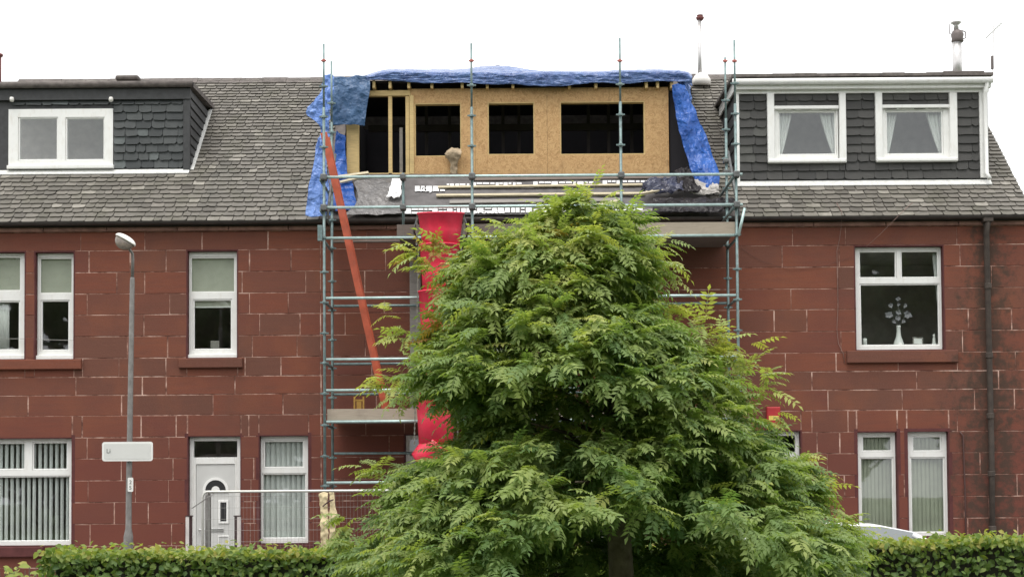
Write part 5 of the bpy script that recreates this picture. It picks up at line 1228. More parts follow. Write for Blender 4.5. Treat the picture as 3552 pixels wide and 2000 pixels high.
cloth('plastic_sheet', rows, 'plasticw', 'pale crumpled sheet under the tip of the bright blue sheet', 'plastic sheet', 30, 20, 0.05, 45, 6, (0, -.7, .7))
rows = [[RO(x_, y_, 0.2) for x_, y_ in ((2385, 638), (2410, 636), (2434, 640))], [RO(x_, y_, 0.2) for x_, y_ in ((2380, 656), (2410, 655), (2436, 655))]]
cloth('plastic_sheet', rows, 'plasticw', 'small pale sheet left of the tip of the bright blue sheet', 'plastic sheet', 20, 12, 0.03, 47, 6, (0, -.7, .7))

# ------------------------------------------------------------------ fence, cloth strips
yf_ = -2.45
c0, c1 = P(703, 1712, yf_), P(1300, 1690, yf_)
zr = P(1000, 1702, yf_).z; xf0, xf1 = P(703, 1800, yf_).x, P(703, 1800, yf_).x + 3.45
fe = thing('temporary_fence', (xf0, yf_, 0), 'wire mesh temporary fence panel in front of the white door', 'fence')
b = MB(); rr = 0.09
b.tube([(xf0, yf_, 0.02), (xf0, yf_, zr - rr)] + [(xf0 + rr - rr * math.cos(a), yf_, zr - rr + rr * math.sin(a)) for a in (0.4, 0.8, 1.2, 1.57)] + [(xf1 - rr, yf_, zr)] + [(xf1 - rr + rr * math.sin(a), yf_, zr - rr + rr * math.cos(a)) for a in (0.4, 0.8, 1.2, 1.57)] + [(xf1, yf_, 0.02)], 0.021, 10)
b.build('tube_frame', MT['frail'], fe, smooth=True)
b = MB()
x_ = xf0 + 0.06
while x_ < xf1 - 0.04: b.tube([(x_, yf_, 0.1), (x_, yf_, zr - 0.02)], 0.0013, 4, False); x_ += 0.06
for i in range(9): z_ = 0.12 + (zr - 0.2) * i / 8; b.tube([(xf0, yf_, z_), (xf1, yf_, z_)], 0.0018, 4, False)
b.build('wire_mesh', MT['wire'], fe)
# second panel running back towards the house
bx = P(728, 1800, -0.75).x; fe2 = thing('temporary_fence', (bx, -0.75, 0), 'temporary fence panel seen edge-on in front of the white door', 'fence')
b = MB(); b.tube([(xf0 + 0.05, yf_ + 0.06, 0.02), (xf0 + 0.05, yf_ + 0.06, zr - 0.07), (xf0 + 0.06, yf_ + 0.12, zr - 0.01), (bx, -0.8, zr - 0.02), (bx, -0.75, zr - 0.1), (bx, -0.75, 0.02)], 0.021, 8); b.build('tube_frame', MT['galv'], fe2, smooth=True)
b = MB()
for i in range(24):
    t_ = (i + 1) / 25; xx, yy = xf0 + 0.05 + (bx - xf0 - 0.05) * t_, yf_ + 0.06 + (-0.75 - yf_ - 0.06) * t_
    b.tube([(xx, yy, 0.1), (xx, yy, zr - 0.03)], 0.004, 4, False)
b.build('wire_mesh', MT['wire'], fe2)
b = MB(); b.tube([P(665, 1762, yf_), P(690, 1745, yf_ - .02), P(715, 1728, yf_ - .02), P(742, 1712, yf_ - .02)], 0.008, 6); tag(b.build('tie_wire', MT['galv'], smooth=True), 'loose tie wire bent round the top corner of the temporary fence', 'wire')
cs = thing('cloth_strips', P(1135, 1905, yf_ - 0.06), 'two cream strips of cloth tied below the fence rail beside the tree', 'cloth')
rows = [pp_([(1107, 1709), (1120, 1707), (1138, 1708)], yf_ - 0.05), pp_([(1110, 1760), (1122, 1760), (1136, 1755)], yf_ - 0.08), pp_([(1112, 1800), (1126, 1800), (1140, 1795)], yf_ - 0.07), pp_([(1112, 1850), (1124, 1845), (1138, 1838)], yf_ - 0.09), pp_([(1113, 1905), (1126, 1906), (1142, 1898)], yf_ - 0.07)]
cloth('strip', rows, 'cream', None, None, 14, 50, 0.03, 51, 7, parent=cs)
rows = [pp_([(1144, 1706), (1152, 1706), (1160, 1707)], yf_ - 0.05), pp_([(1144, 1750), (1156, 1748), (1164, 1755)], yf_ - 0.08), pp_([(1142, 1790), (1156, 1790), (1172, 1785)], yf_ - 0.1), pp_([(1144, 1835), (1154, 1835), (1166, 1815)], yf_ - 0.08), pp_([(1144, 1882), (1150, 1880), (1160, 1868)], yf_ - 0.07)]
cloth('strip', rows, 'cream', None, None, 14, 50, 0.03, 53, 7, parent=cs)
b = MB(); b.tube([P(1119, 1755, yf_ - .14), P(1140, 1738, yf_ - .15), P(1157, 1731, yf_ - .14)], 0.012, 6); b.build('strap', MT['tie'], cs)

# ------------------------------------------------------------------ lamp post and sign
yl = -3.3
lp = thing('lamp_post', P(449, 1900, yl), 'slender grey steel lamp post in front of the left house', 'lamp post')
xb_, xt_ = P(447, 1700, yl).x, P(459, 1000, yl).x
zk = P(459, 968, yl).z
b = MB(); b.tube([(xb_ - 0.012, yl, -0.235), (xb_ - 0.006, yl, P(447, 1860, yl).z), (xb_ - 0.004, yl, P(447, 1830, yl).z), (xb_, yl, P(447, 1700, yl).z), (xt_, yl, zk - 0.02), (xt_ + 0.002, yl, zk + 0.03)], [0.075, 0.075, 0.048, 0.046, 0.038, 0.03], 14); b.build('column', MT['galv'], lp, smooth=True)
b = MB(); top_ = [(xt_, yl, zk), (P(461, 900, yl).x, yl, P(461, 900, yl).z), (P(460, 880, yl).x, yl - 0.01, P(460, 880, yl).z), (P(453, 868, yl).x, yl - 0.04, P(453, 868, yl).z), (P(442, 858, yl - .1).x, yl - 0.10, P(442, 858, yl).z)]
b.tube(top_, [0.026, 0.024, 0.023, 0.023, 0.024], 10); b.build('bracket_arm', MT['galv'], lp, smooth=True)
# lantern: white canopy over a brownish bowl, pointing left and towards the road
hc = P(434, 835, yl - 0.2)
def shell(z_fun, n=20, m=8, a=0.24, bb=0.13):
    v, f = [], []
    for j in range(m + 1):
        t_ = j / m
        for i in range(n):
            an = 2 * math.pi * i / n; rx = a * (1.0 + 0.12 * math.cos(an)) * math.cos(t_ * math.pi / 2); ry = bb * (1 - 0.25 * math.cos(an)) * math.cos(t_ * math.pi / 2)
            v.append((rx * math.cos(an), ry * math.sin(an), z_fun(t_)))
    for j in range(m):
        for i in range(n): f.append((j * n + i, j * n + (i + 1) % n, (j + 1) * n + (i + 1) % n, (j + 1) * n + i))
    f.append(tuple(range(n))); return v, f
RL = Matrix.Translation(hc) @ Matrix.Rotation(math.radians(-35), 4, 'Z') @ Matrix.Rotation(math.radians(24), 4, 'Y') @ Matrix.Rotation(math.radians(-24), 4, 'X') @ Matrix.Scale(0.86, 4)
for nm, mt_, zf_, aa, bb in (('canopy', 'lampw', lambda t: 0.10 * math.sin(t * math.pi / 2), 0.25, 0.16), ('bowl', 'lampg', lambda t: -0.002 - 0.17 * math.sin(t * math.pi / 2), 0.225, 0.13)):
    v, f = shell(zf_, a=aa, bb=bb); b = MB(); b.add([tuple(RL @ Vector(p)) for p in v], f); b.build(nm, MT[mt_], lp, smooth=True)
# street sign on the post
ysn = yl - 0.09
sg = thing('street_sign', P(441, 1600, ysn), 'blank-looking white street sign with rounded corners on the lamp post', 'sign')
r = rect(354, 1531, 530, 1598, ysn)
def rrect(r, c, n=5):
    x0, x1, z0, z1 = r; out = []
    for cx, cz, a0_ in ((x1 - c, z1 - c, 0), (x0 + c, z1 - c, 90), (x0 + c, z0 + c, 180), (x1 - c, z0 + c, 270)):
        for j in range(n + 1):
            a = math.radians(a0_ + 90 * j / n); out.append((cx + c * math.cos(a), cz + c * math.sin(a)))
    return out
b = MB(); b.prism(rrect(r, 0.04), ysn, ysn + 0.012); b.build('plate', MT['signb'], sg)
b = MB(); b.prism(rrect(grow(r, -0.03), 0.02), ysn - 0.003, ysn - 0.0005); b.build('face', MT['sign'], sg)
def text_on(txt, x0, z0, y, size, parent, mat='ink', nm='lettering'):
    cu = bpy.data.curves.new(nm, 'FONT'); cu.body = txt; cu.size = size; cu.extrude = 0.0008
    o = font_mesh(cu, MT[mat], nm, parent); o.location = (x0, y, z0); o.rotation_euler = (math.pi / 2, 0, 0); return o
c = P(369, 1570, ysn); text_on('Li', c.x, c.z, ysn - 0.005, 0.095, sg)
for s in (-1, 1):
    c = P(444, 1565 + 18 * s, yl); b = MB(); b.box(c.x - 0.06, c.x + 0.06, ysn + 0.013, yl + 0.05, c.z - 0.012, c.z + 0.012); b.build('clip', MT['galv'], sg)
r = rect(443, 1655, 462, 1704, yl - 0.06)
nt_ = thing('number_plate', P(452, 1704, yl - .06), 'small white number plate on the lamp post below the street sign', 'number plate')
b = MB(); b.prism(rrect(r, 0.02), yl - 0.062, yl - 0.052); b.build('plate', MT['signb'], nt_)
cxm = (r[0] + r[1]) / 2
text_on('2', cxm - 0.02, r[3] - 0.10, yl - 0.064, 0.085, nt_); text_on('5', cxm - 0.022, r[3] - 0.185, yl - 0.064, 0.085, nt_)

# ------------------------------------------------------------------ car behind the hedge
def car(x0, yc, zg):
    t = thing('parked_car', (x0 + 2.0, yc, zg), 'white hatchback parked behind the hedge at the right', 'car')
    L, W_ = 4.1, 1.72
    bod = [(0.0, 0.35), (0.02, 0.72), (0.10, 0.92), (0.30, 0.98), (2.9, 0.94), (3.75, 0.80), (4.02, 0.66), (4.08, 0.42), (4.02, 0.22), (0.1, 0.22)]
    def loft(prof, w0, nm, mt_, par, inset_=None):
        v = []; n = len(prof); secs = [(-1, 0.92), (-0.9, 1.0), (0.9, 1.0), (1, 0.92)]
        cx = sum(p[0] for p in prof) / n; cz = sum(p[1] for p in prof) / n
        for s, sc2 in secs: v += [(x0 + cx + (p[0] - cx) * (0.97 + 0.03 * (sc2 - .92) / .08), yc + s * w0 / 2, zg + cz + (p[1] - cz) * sc2) for p in prof]
        f = [tuple(range(n)), tuple(range(3 * n, 4 * n))[::-1]]
        for k in range(3): f += [(k * n + j, k * n + (j + 1) % n, (k + 1) * n + (j + 1) % n, (k + 1) * n + j) for j in range(n)]
        return MB().add(v, f).build(nm, MT[mt_], par, smooth=False, bevel=0.03)
    body = loft(bod, W_, 'body', 'carw', t)
    def rf(x): return [(0.22, 0.97), (0.42, 1.28), (0.75, 1.42), (1.4, 1.47), (2.0, 1.45), (2.45, 1.36), (3.1, 0.96)]
    # greenhouse: glass volume, roof and pillars proud of it
    side = rf(0); n = len(side); tw = lambda z: W_ / 2 - 0.05 - 0.16 * (z - 0.95) / 0.5
    v = []
    for s in (-1, 1): v += [(x0 + x_, yc + s * (tw(z_) - 0.012), zg + z_ - 0.012) for x_, z_ in side]
    MB().add(v, [tuple(range(n)), tuple(range(n, 2 * n))[::-1]] + [(j, (j + 1) % n, (j + 1) % n + n, j + n) for j in range(n)]).build('glasshouse', MT['carg'], t)
    up_ = [(0.42, 1.28), (0.75, 1.42), (1.4, 1.47), (2.0, 1.45), (2.45, 1.36)]
    v = []; k = len(up_)
    for x_, z_ in up_: v += [(x0 + x_, yc - tw(z_), zg + z_ - 0.06), (x0 + x_, yc - tw(z_) + 0.06, zg + z_ + 0.002), (x0 + x_, yc, zg + z_ + 0.02), (x0 + x_, yc + tw(z_) - 0.06, zg + z_ + 0.002), (x0 + x_, yc + tw(z_), zg + z_ - 0.06)]
    f = [(j * 5 + i, j * 5 + i + 1, (j + 1) * 5 + i + 1, (j + 1) * 5 + i) for j in range(k - 1) for i in range(4)]
    o = MB().add(v, f).build('roof', MT['carw'], t, smooth=True); m_ = o.modifiers.new('thickness', 'SOLIDIFY'); m_.thickness = 0.02
    for s in (-1, 1):
        for (xa, za, xb2, zb2, wd) in ((2.42, 1.35, 3.12, 0.95, 0.075), (0.45, 1.28, 0.2, 0.96, 0.14), (1.35, 1.42, 1.32, 0.96, 0.06)):
            b = MB(); b.tube([(x0 + xa, yc + s * (tw(za) - 0.01), zg + za - 0.02), (x0 + xb2, yc + s * (tw(zb2) - 0.0), zg + zb2)], wd * 0.5, 8); b.build('pillar', MT['carw'], t, smooth=True)
        for wx in (0.78, 3.28):
            b = MB(); c_ = (x0 + wx, yc + s * (W_ / 2 - 0.1), zg + 0.31)
            prof = [(0.19, -0.1), (0.29, -0.1), (0.31, -0.07), (0.31, 0.07), (0.29, 0.105), (0.19, 0.105)]
            nn = 24; q = [(c_[0] + r_ * math.cos(2 * math.pi * j / nn), c_[1] + s * y_, c_[2] + r_ * math.sin(2 * math.pi * j / nn)) for r_, y_ in prof for j in range(nn)]
            b.add(q, [(a * nn + j, a * nn + (j + 1) % nn, ((a + 1) % 6) * nn + (j + 1) % nn, ((a + 1) % 6) * nn + j) for a in range(6) for j in range(nn)])
            wh = b.build('wheel', MT['tyre'], t, smooth=True)
            b = MB(); q = [(c_[0], c_[1] + s * 0.07, c_[2])] + [(c_[0] + 0.2 * math.cos(2 * math.pi * j / nn), c_[1] + s * 0.09, c_[2] + 0.2 * math.sin(2 * math.pi * j / nn)) for j in range(nn)]
            b.add(q, [(0, j + 1, (j + 1) % nn + 1) for j in range(nn)]); b.build('rim', MT['alu'], wh)
        b = MB(); b.box(x0 + 3.82, x0 + 3.99, yc + s * 0.62 - 0.16, yc + s * 0.62 + 0.16, zg + 0.60, zg + 0.72); b.build('headlight', MT['lens'], t, bevel=0.03)
        b = MB(); b.box(x0 + 0.02, x0 + 0.12, yc + s * 0.7 - 0.1, yc + s * 0.7 + 0.1, zg + 0.68, zg + 0.92); b.build('tail_light', MT['lensr'], t, bevel=0.02)
        b = MB(); b.box(x0 + 2.62, x0 + 2.8, yc + s * 0.95 - 0.07, yc + s * 0.95 + 0.05, zg + 0.95, zg + 1.07); b.build('mirror', MT['carw'], t, bevel=0.03)
        for dx in (1.0, 2.2):
            b = MB(); b.box(x0 + dx, x0 + dx + 0.16, yc + s * 0.868 - 0.01, yc + s * 0.868 + 0.012, zg + 0.80, zg + 0.83); b.build('door_handle', MT['carw'], t)
    b = MB(); b.box(x0 + 3.98, x0 + 4.1, yc - 0.5, yc + 0.5, zg + 0.35, zg + 0.5); b.build('grille', MT['carb'], t, bevel=0.02)
yc_ = -5.6
c = P(2960, 1817, yc_ - 0.65)
car(c.x - 1.62, yc_, -0.355 + (c.z + 0.355 - 1.47))

# ------------------------------------------------------------------ foliage
def leafmass(name, V, Fq, tint, mat, parent=None):
    me = bpy.data.meshes.new(name); me.vertices.add(len(V)); me.vertices.foreach_set('co', V.astype(np.float32).ravel())
    nf = len(Fq); k = Fq.shape[1]
    me.loops.add(nf * k); me.loops.foreach_set('vertex_index', Fq.astype(np.int32).ravel())
    me.polygons.add(nf); me.polygons.foreach_set('loop_start', np.arange(0, nf * k, k, dtype=np.int32)); me.polygons.foreach_set('loop_total', np.full(nf, k, dtype=np.int32))
    me.update(calc_edges=True); me.materials.append(mat)
    put_tint(me, np.stack([tint, tint, tint, np.ones_like(tint)], 1)); me.validate()
    return link(name, me, parent) if name != '_' else me
def leaflet(base, d, e, n, L, W_):
    """folded leaflet: 6 points, 4 triangles"""
    m1 = base + d * L * 0.42; tip = base + d * L - n * L * 0.12
    return [base, m1 + e * W_ / 2 + n * W_ * 0.16, tip, m1 - e * W_ / 2 + n * W_ * 0.16, m1]
LF = np.array([(0, 4, 1), (1, 4, 2), (0, 3, 4), (3, 2, 4)])
def pinnate(rng, L=0.155, pairs=6):
    pts, fs = [], []
    drp = rng.uniform(0.25, 0.6)
    for k in range(pairs + 1):
        s = (k + 1.2) / (pairs + 1.2)
        c = np.array([0, s * L, -drp * L * s * s]); d0 = np.array([0, 1, -2 * drp * s]); d0 /= np.linalg.norm(d0)
        up_ = np.cross([1, 0, 0], d0)
        for sd in ((1, -1) if k < pairs else (0,)):
            ang = math.radians(rng.uniform(52, 70)) * sd
            d = d0 * math.cos(ang) + np.array([1, 0, 0]) * math.sin(ang) + np.array([0, 0, -0.12 * abs(sd) + rng.uniform(-.12, .12)]); d /= np.linalg.norm(d)
            e = np.cross(d, up_); e /= np.linalg.norm(e); n = np.cross(e, d); n *= np.sign(n[2]) or 1
            l_ = 0.071 * (1 - 0.35 * abs(s - 0.55)) * rng.uniform(0.85, 1.1)
            q = leaflet(c, d, e, n, l_, l_ * 0.42); o = len(pts); pts += q; fs += [tuple(LF[i] + o) for i in range(4)]
    o = len(pts); n_ = 4                                    # the stalk
    for i in range(n_ + 1):
        s = i / n_; pts += [np.array([-0.0012, s * L, -drp * L * s * s]), np.array([0.0012, s * L, -drp * L * s * s])]
    for i in range(n_): fs += [(o + 2 * i, o + 2 * i + 1, o + 2 * i + 3), (o + 2 * i, o + 2 * i + 3, o + 2 * i + 2)]
    return np.array(pts), np.array(fs)
rt = random.Random(77); nr = np.random.default_rng(77)
TY = -15.5
tx = P(2160, 1900, TY).x
tree = thing('rowan_tree', (tx, TY, 0), 'bushy green rowan tree standing in front of the scaffold', 'tree')
SIL = [(690, 2035, 2060), (715, 2005, 2080), (745, 1965, 2105), (775, 1920, 2130), (805, 1860, 2170), (835, 1770, 2210), (865, 1670, 2230), (910, 1610, 2245), (1000, 1540, 2240), (1100, 1515, 2265), (1180, 1470, 2420), (1240, 1435, 2500), (1300, 1395, 2550), (1360, 1415, 2555), (1420, 1570, 2550), (1530, 1590, 2580), (1570, 1490, 2640), (1620, 1395, 2710), (1700, 1310, 2800), (1780, 1260, 2890), (1860, 1245, 2940), (1940, 1250, 2960), (2040, 1270, 2975)]
SZs = np.array([P(2060, y, TY).z for y, a, c in SIL])[::-1]; SLx = np.array([P(a, y, TY).x for y, a, c in SIL])[::-1]; SRx = np.array([P(c, y, TY).x for y, a, c in SIL])[::-1]
zmin, zmax = SZs[0], SZs[-1]
def crown_at(z): return np.interp(z, SZs, SLx), np.interp(z, SZs, SRx)
# trunk and limbs
b = MB(); b.tube([(tx, TY, -0.02), (tx - 0.005, TY, 0.3), (tx + 0.0, TY, 0.75), (tx - 0.02, TY, 1.2), (tx - 0.06, TY + 0.02, 2.0), (tx - 0.12, TY, 2.9), (tx - 0.17, TY, 3.6)], [0.125, 0.10, 0.094, 0.088, 0.06, 0.03, 0.008], 14)
trunk = b.build('trunk', MT['bark'], tree, smooth=True)
limbs = []
for i in range(34):
    z0 = 1.34 + 2.1 * (i / 34) ** 1.1; an = i * 2.399 + rt.uniform(-.3, .3)
    zt_ = min(zmax - 0.12, z0 + rt.uniform(0.05, 0.45)); xl_, xr_ = crown_at(zt_); half = (xr_ - xl_) / 2; cx = (xl_ + xr_) / 2
    ex = cx + half * 0.78 * math.cos(an); ey = TY + half * 0.78 * math.sin(an)
    p0 = Vector((tx - 0.05 * z0, TY, z0)); p1 = Vector((ex, ey, zt_))
    md = p0.lerp(p1, 0.5) + Vector((0, 0, 0.12)); b = MB(); r_ = 0.030 * (1 - i / 45)
    b.tube([p0, md, p1], [r_, r_ * 0.6, r_ * 0.22], 6); b.build('limb', MT['bark'], trunk, smooth=True); limbs.append((p0, md, p1))
# twigs bearing leaves
tmpl = [pinnate(rt, rt.uniform(0.16, 0.215), rt.choice((5, 6, 6, 7))) for _ in range(14)]
leaves = []                                              # (pos, dir, tint, scale)
def add_twig(p, out, n, base_t, L=0.16):
    up_ = Vector((0, 0, 1))
    for k in range(n):
        s = rt.random(); q = p + out * (L * s) + Vector((rt.gauss(0, .02), rt.gauss(0, .02), rt.gauss(0, .02)))
        d = (out * rt.uniform(0.3, 1.0) + Vector((rt.gauss(0, .55), rt.gauss(0, .55), rt.gauss(0.0, .3)))).normalized()
        leaves.append((q, d, min(0.93 if base_t < 0.94 else 1.0, max(0, base_t + rt.gauss(0, 0.14 if base_t < 0.94 else 0.03))), rt.choice((1, 1, 0.8)) * rt.uniform(0.65, 1.12)))
HOLES = [(P(a_, b_, TY - 0.9).x, P(a_, b_, TY - 0.9).z, r_) for a_, b_, r_ in ((1985, 1430, 0.26), (2000, 1630, 0.18), (2330, 1690, 0.2), (1760, 1210, 0.15), (2460, 1680, 0.17), (2150, 1010, 0.13), (1700, 1700, 0.13))]
NTW = 2700
wz = np.linspace(zmin, zmax - 0.03, 400); wl, wr = crown_at(wz); wt = (wr - wl) + 0.1; wt /= wt.sum()
for i in range(NTW):
    z = float(nr.choice(wz, p=wt)) + rt.uniform(-.01, .01); xl_, xr_ = crown_at(z); half = (xr_ - xl_) / 2; cx = (xl_ + xr_) / 2
    an = rt.uniform(0, 2 * math.pi)
    if rt.random() < 0.45: an = rt.uniform(math.pi, 2 * math.pi)     # the near side is what shows
    lump = (0.90 if z < 2.4 else 0.84) + 0.22 * noise.noise(Vector((math.cos(an) * 1.5, math.sin(an) * 1.5, z * 2.2)))
    rad = half * lump * (1 - 0.7 * rt.random() ** 1.8)
    p = Vector((cx + rad * math.cos(an), TY + min(1.75, rad) * math.sin(an), z))
    if p.y < TY + 0.55 and z < 1.47 - 0.52 * ((p.x - tx) / 1.12) ** 2: continue     # the clear stem below the crown
    if p.y < TY - 0.15 and rad > half * 0.35 and any((p.x - hx_) ** 2 + (z - hz_) ** 2 < hr_ ** 2 for hx_, hz_, hr_ in HOLES): continue
    out = Vector((math.cos(an), math.sin(an), rt.uniform(-0.15, 0.55))).normalized()
    hue = 0.44 + 0.22 * noise.noise(p * 1.3) + rt.gauss(0, 0.10) + 0.10 * max(0, (z - 2.2) / 1.6)
    add_twig(p, out, rt.randint(5, 9), hue)
for i in range(620):                                     # boughs added behind stem and inside crown block light; dark tints paint shade
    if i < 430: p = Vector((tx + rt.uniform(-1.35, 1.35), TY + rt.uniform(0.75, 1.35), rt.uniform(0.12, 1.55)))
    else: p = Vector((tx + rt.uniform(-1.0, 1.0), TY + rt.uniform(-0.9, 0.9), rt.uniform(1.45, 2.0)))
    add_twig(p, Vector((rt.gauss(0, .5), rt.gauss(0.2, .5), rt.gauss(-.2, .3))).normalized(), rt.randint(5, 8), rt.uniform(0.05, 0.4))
# leader and stray sprigs that break the outline
for (px, py, n, t_, lx, lz) in ((2045, 690, 4, .75, 0, 1), (2025, 715, 5, .75, -.5, .8), (2072, 720, 5, .7, .5, .8), (1945, 760, 5, .7, -.7, .6), (2115, 765, 5, .7, .7, .5), (1990, 765, 6, .7, -.3, .8), (2055, 765, 6, .7, .2, .8), (1440, 862, 4, .8, -.8, .5), (1450, 890, 5, .8, -.8, .3), (1475, 905, 5, .97, -.8, .4), (1500, 880, 4, .98, -.3, .7), (1545, 900, 4, .97, -.2, .6), (1500, 1180, 6, .97, -.5, .3), (1530, 1230, 6, .96, -.4, .1), (1560, 1150, 5, .96, -.5, .3), (1560, 850, 5, .7, -.4, .7), (1500, 930, 6, .7, -.8, .3),  # amber tints near the chute paint its red glow on the leaves
        (1370, 1098, 4, .75, -.8, .5), (1395, 1130, 5, .75, -.8, .4), (1420, 1165, 5, .75, -.7, .2), (1330, 1320, 6, .9, -.9, .2), (1350, 1345, 6, .85, -.9, .3), (1400, 1310, 6, .8, -.8, .3), (1380, 1380, 6, .7, -.8, 0), (1290, 1640, 5, .8, -.8, .3), (1330, 1625, 5, .75, -.6, .5), (1215, 1790, 6, .7, -.9, .1), (1200, 1830, 6, .7, -.9, 0),
        (2300, 850, 5, .8, .9, .3), (2280, 920, 5, .75, .8, .2), (2300, 965, 6, .8, .9, 0), (2290, 1060, 6, .85, .8, .2), (2420, 1120, 5, .93, .3, 1), (2430, 1150, 7, .93, .4, .7), (2470, 1160, 7, .92, .8, .4), (2500, 1190, 7, .9, .9, .2), (2530, 1220, 5, .88, .9, .1), (2440, 1200, 7, .88, .5, .5), (2480, 1230, 7, .85, .6, .4),
        (2610, 1215, 3, .97, .3, .9), (2600, 1270, 6, .8, .5, .6), (2640, 1300, 6, .82, .9, .3), (2660, 1360, 6, .8, .9, -.1), (2690, 1440, 5, .85, .9, .1), (2760, 1590, 6, .8, .9, .2), (2840, 1640, 3, .95, .9, .4), (2870, 1680, 3, .9, .9, .3), (2800, 1650, 6, .8, .9, 0), (2880, 1760, 5, .75, .9, 0)):
    p = P(px, py, TY - rt.uniform(0.05, 0.35)); out = Vector((lx, rt.uniform(-.3, .1), lz)).normalized()
    add_twig(p - out * 0.05, out, n, t_, 0.11)
LV, LFc, LT, off = [], [], [], 0
shown = []
order = sorted(range(len(leaves)), key=lambda i: leaves[i][0].y)
rank = {i: k for k, i in enumerate(order)}
tl_cache = {}
for i, (q, d, t_, s) in enumerate(leaves):
    v, f = tmpl[i % len(tmpl)]
    yv = d; x_ = Vector((yv.y, -yv.x, 0))
    if x_.length < 0.05: x_ = Vector((1, 0, 0))
    x_.normalize(); x_ = (Matrix.Rotation(rt.uniform(-0.5, 0.5), 3, yv) @ x_); z_ = x_.cross(yv)
    Rm = np.array([x_, yv, z_]).T * s
    if rank[i] < 300:
        key = (i % len(tmpl), round(t_ * 5))
        if key not in tl_cache:
            tl_cache[key] = leafmass('_', v, f, np.full(len(v), t_), MT['leaf'])
        shown.append((key, q, Rm)); continue
    w_ = v @ Rm.T + np.array(q); LV.append(w_); LFc.append(f + off); LT.append(np.full(len(w_), t_)); off += len(w_)
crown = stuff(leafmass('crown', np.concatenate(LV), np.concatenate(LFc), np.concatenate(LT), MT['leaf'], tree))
for key, q, Rm in shown:
    o = bpy.data.objects.new('leaf', tl_cache[key]); COL.objects.link(o); o.parent = crown
    m4 = Matrix.Identity(4)
    for a in range(3):
        for c in range(3): m4[a][c] = Rm[a][c]
        m4[a][3] = q[a]
    o.matrix_local = m4

# hedge
HY0, HY1 = -13.35, -12.45
hx0, hx1 = P(135, 1930, HY0).x, 7.5
def htop(x): return 1.6 - (1897 - 1711 + 3) * (HY0 - CAM.y) / FOC - 0.02 + 0.035 * noise.noise(Vector((x * 1.3, 0, 3))) + (0.055 if x > 2 else 0.0)
hedge = thing('clipped_hedge', ((hx0 + hx1) / 2, -12.9, 0), 'clipped green hedge running along the bottom of the picture', 'hedge')
b = MB(); n = 40
for i in range(n):
    xa, xb2 = hx0 + 0.12 + (hx1 - hx0 - 0.2) * i / n, hx0 + 0.12 + (hx1 - hx0 - 0.2) * (i + 1) / n
    b.box(xa, xb2, HY0 + 0.09, HY1 - 0.09, -0.02, htop((xa + xb2) / 2) - 0.06)
b.build('twigs', MT['twig'], hedge)
def hleaf(rng):
    L = rng.uniform(0.048, 0.074); W_ = L * rng.uniform(0.55, 0.7); cup = rng.uniform(-.1, .3)
    v = np.array([(0, 0, 0), (W_ / 2, L * .35, cup * W_), (W_ * .42, L * .65, cup * W_ * .8), (0, L, -L * .1), (-W_ * .42, L * .65, cup * W_ * .8), (-W_ / 2, L * .35, cup * W_), (0, L * .5, 0)])
    f = np.array([(0, 1, 6), (1, 2, 6), (2, 3, 6), (3, 4, 6), (4, 5, 6), (5, 0, 6)]); return v, f
ht = [hleaf(rt) for _ in range(12)]
HV, HF, HT, off = [], [], [], 0; hs = []; NH = 25000; hc_ = {}
for i in range(NH):
    x = rt.uniform(hx0, hx1); zt_ = htop(x); face = rt.random()
    if face < 0.50:                                       # front
        p = Vector((x, HY0 + abs(rt.gauss(0, 0.05)), zt_ - 1.05 * rt.random() ** 1.25 + 0.03)); out = Vector((rt.gauss(0, .4), -1, rt.gauss(0.25, .45)))
    elif face < 0.93:                                     # top
        p = Vector((x, rt.uniform(HY0, HY1), zt_ - abs(rt.gauss(0, 0.035)) + (rt.random() < 0.09) * rt.uniform(0, .09))); out = Vector((rt.gauss(0, .5), rt.gauss(-.35, .5), 1))
    elif face < 0.97: p = Vector((hx0 + abs(rt.gauss(0, .05)), rt.uniform(HY0, HY1), rt.uniform(0.05, zt_))); out = Vector((-1, rt.gauss(-.3, .4), rt.gauss(.3, .4)))
    else: p = Vector((x, HY1 - abs(rt.gauss(0, .03)), rt.uniform(0.1, zt_))); out = Vector((rt.gauss(0, .4), 1, rt.gauss(.3, .4)))
    nrm = (out.normalized() + Vector((rt.gauss(0, .3), rt.gauss(0, .3), rt.gauss(0, .3)))).normalized()
    d = Vector((rt.gauss(0, 1), rt.gauss(-.3, .6), rt.gauss(-.55, .6))); d = (d - nrm * d.dot(nrm)).normalized(); xx = d.cross(nrm)
    lit_top_tint = 0.42 + rt.gauss(0, 0.17) + 0.14 * noise.noise(p * 2.0) + (0.30 if p.z > zt_ - 0.05 else 0)      # top leaves tinted lighter to paint light from above
    t_ = min(1, max(0, lit_top_tint)); k = i % 12; v, f = ht[k]
    Rm = np.array([xx, d, nrm]).T * rt.uniform(0.8, 1.2)
    if face < 0.5 and len(hs) < 300 and abs(x) < 4.8 and p.z > zt_ - 0.28:
        key = (k, round(t_ * 5))
        if key not in hc_: hc_[key] = leafmass('_', v, f, np.full(len(v), t_), MT['hleaf'])
        hs.append((key, p + Vector((0, -0.03, 0)), Rm)); continue
    w_ = v @ Rm.T + np.array(p); HV.append(w_); HF.append(f + off); HT.append(np.full(len(w_), t_)); off += len(w_)
fol = stuff(leafmass('foliage', np.concatenate(HV), np.concatenate(HF), np.concatenate(HT), MT['hleaf'], hedge))
for key, q, Rm in hs:
    o = bpy.data.objects.new('leaf', hc_[key]); COL.objects.link(o); o.parent = fol
    m4 = Matrix.Identity(4)
    for a in range(3):
        for c in range(3): m4[a][c] = Rm[a][c]
        m4[a][3] = q[a]
    o.matrix_local = m4
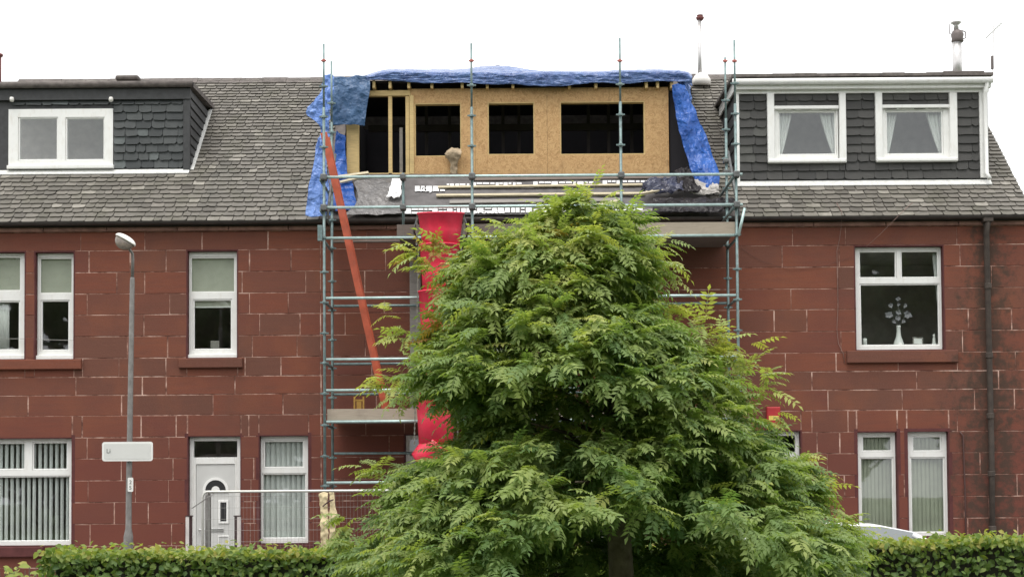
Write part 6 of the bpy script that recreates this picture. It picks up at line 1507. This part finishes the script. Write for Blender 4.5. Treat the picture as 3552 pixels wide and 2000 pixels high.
# weeds beyond the hedge end, at the lower left
WV, WF, WT, off = [], [], [], 0
wd_ = thing('weed_clump', P(60, 1990, -12.6), 'clump of broad-leaved weeds at the left end of the hedge', 'plant')
base = P(60, 2040, -12.6)
for i in range(70):
    p = P(rt.uniform(-30, 150), rt.uniform(1955, 2040), -12.6 + rt.uniform(-.25, .25)); v, f = ht[i % 12]
    nrm = Vector((rt.gauss(0, .5), -.6, .8)).normalized(); d = Vector((rt.gauss(0, 1), -.3, rt.gauss(.2, .5))); d = (d - nrm * d.dot(nrm)).normalized(); xx = d.cross(nrm)
    Rm = np.array([xx, d, nrm]).T * rt.uniform(1.0, 1.6); t_ = rt.uniform(.5, 1)
    w_ = v @ Rm.T + np.array(p); WV.append(w_); WF.append(f + off); WT.append(np.full(len(w_), t_)); off += len(w_)
stuff(leafmass('leaves', np.concatenate(WV), np.concatenate(WF), np.concatenate(WT), MT['hleaf'], wd_))
b = MB()
for i in range(12):
    p = P(rt.uniform(-20, 140), rt.uniform(1960, 2000), -12.6); b.tube([(p.x + rt.uniform(-.05, .05), p.y, 0.0), (p.x, p.y, p.z)], 0.004, 5)
b.build('stem', MT['bark'], wd_)

# trees across the green behind the viewer: they are what the lower panes reflect
ng = np.random.default_rng(4); n = 42000
NC = 130; cxs = ng.uniform(-75, 75, NC); cz = ng.uniform(1.5, 14.0, NC); cr_ = ng.uniform(3.0, 4.6, NC); cyy = ng.uniform(-58, -52, NC)
idx = ng.integers(0, NC, n); dv_ = ng.normal(size=(n, 3)); dv_ /= np.linalg.norm(dv_, axis=1)[:, None]
C_ = np.stack([cxs[idx], cyy[idx], cz[idx]], 1) + dv_ * (cr_[idx] * ng.uniform(.6, 1.0, n))[:, None]
A_ = ng.normal(size=(n, 3)); A_ /= np.linalg.norm(A_, axis=1)[:, None]; B_ = np.cross(A_, dv_); B_ /= np.linalg.norm(B_, axis=1)[:, None] + 1e-6
sz = ng.uniform(.5, .95, n)[:, None]
V = np.stack([C_ - A_ * sz, C_ - B_ * sz * .6, C_ + A_ * sz, C_ + B_ * sz * .6], 1).reshape(-1, 3)
Fq = np.arange(n * 4).reshape(n, 4)
stuff(tag(leafmass('far_woodland', V, Fq, np.repeat(ng.uniform(0, 1, n), 4), MT['wood']), 'dark belt of trees across the green, seen only as reflections in the panes', 'woodland'))
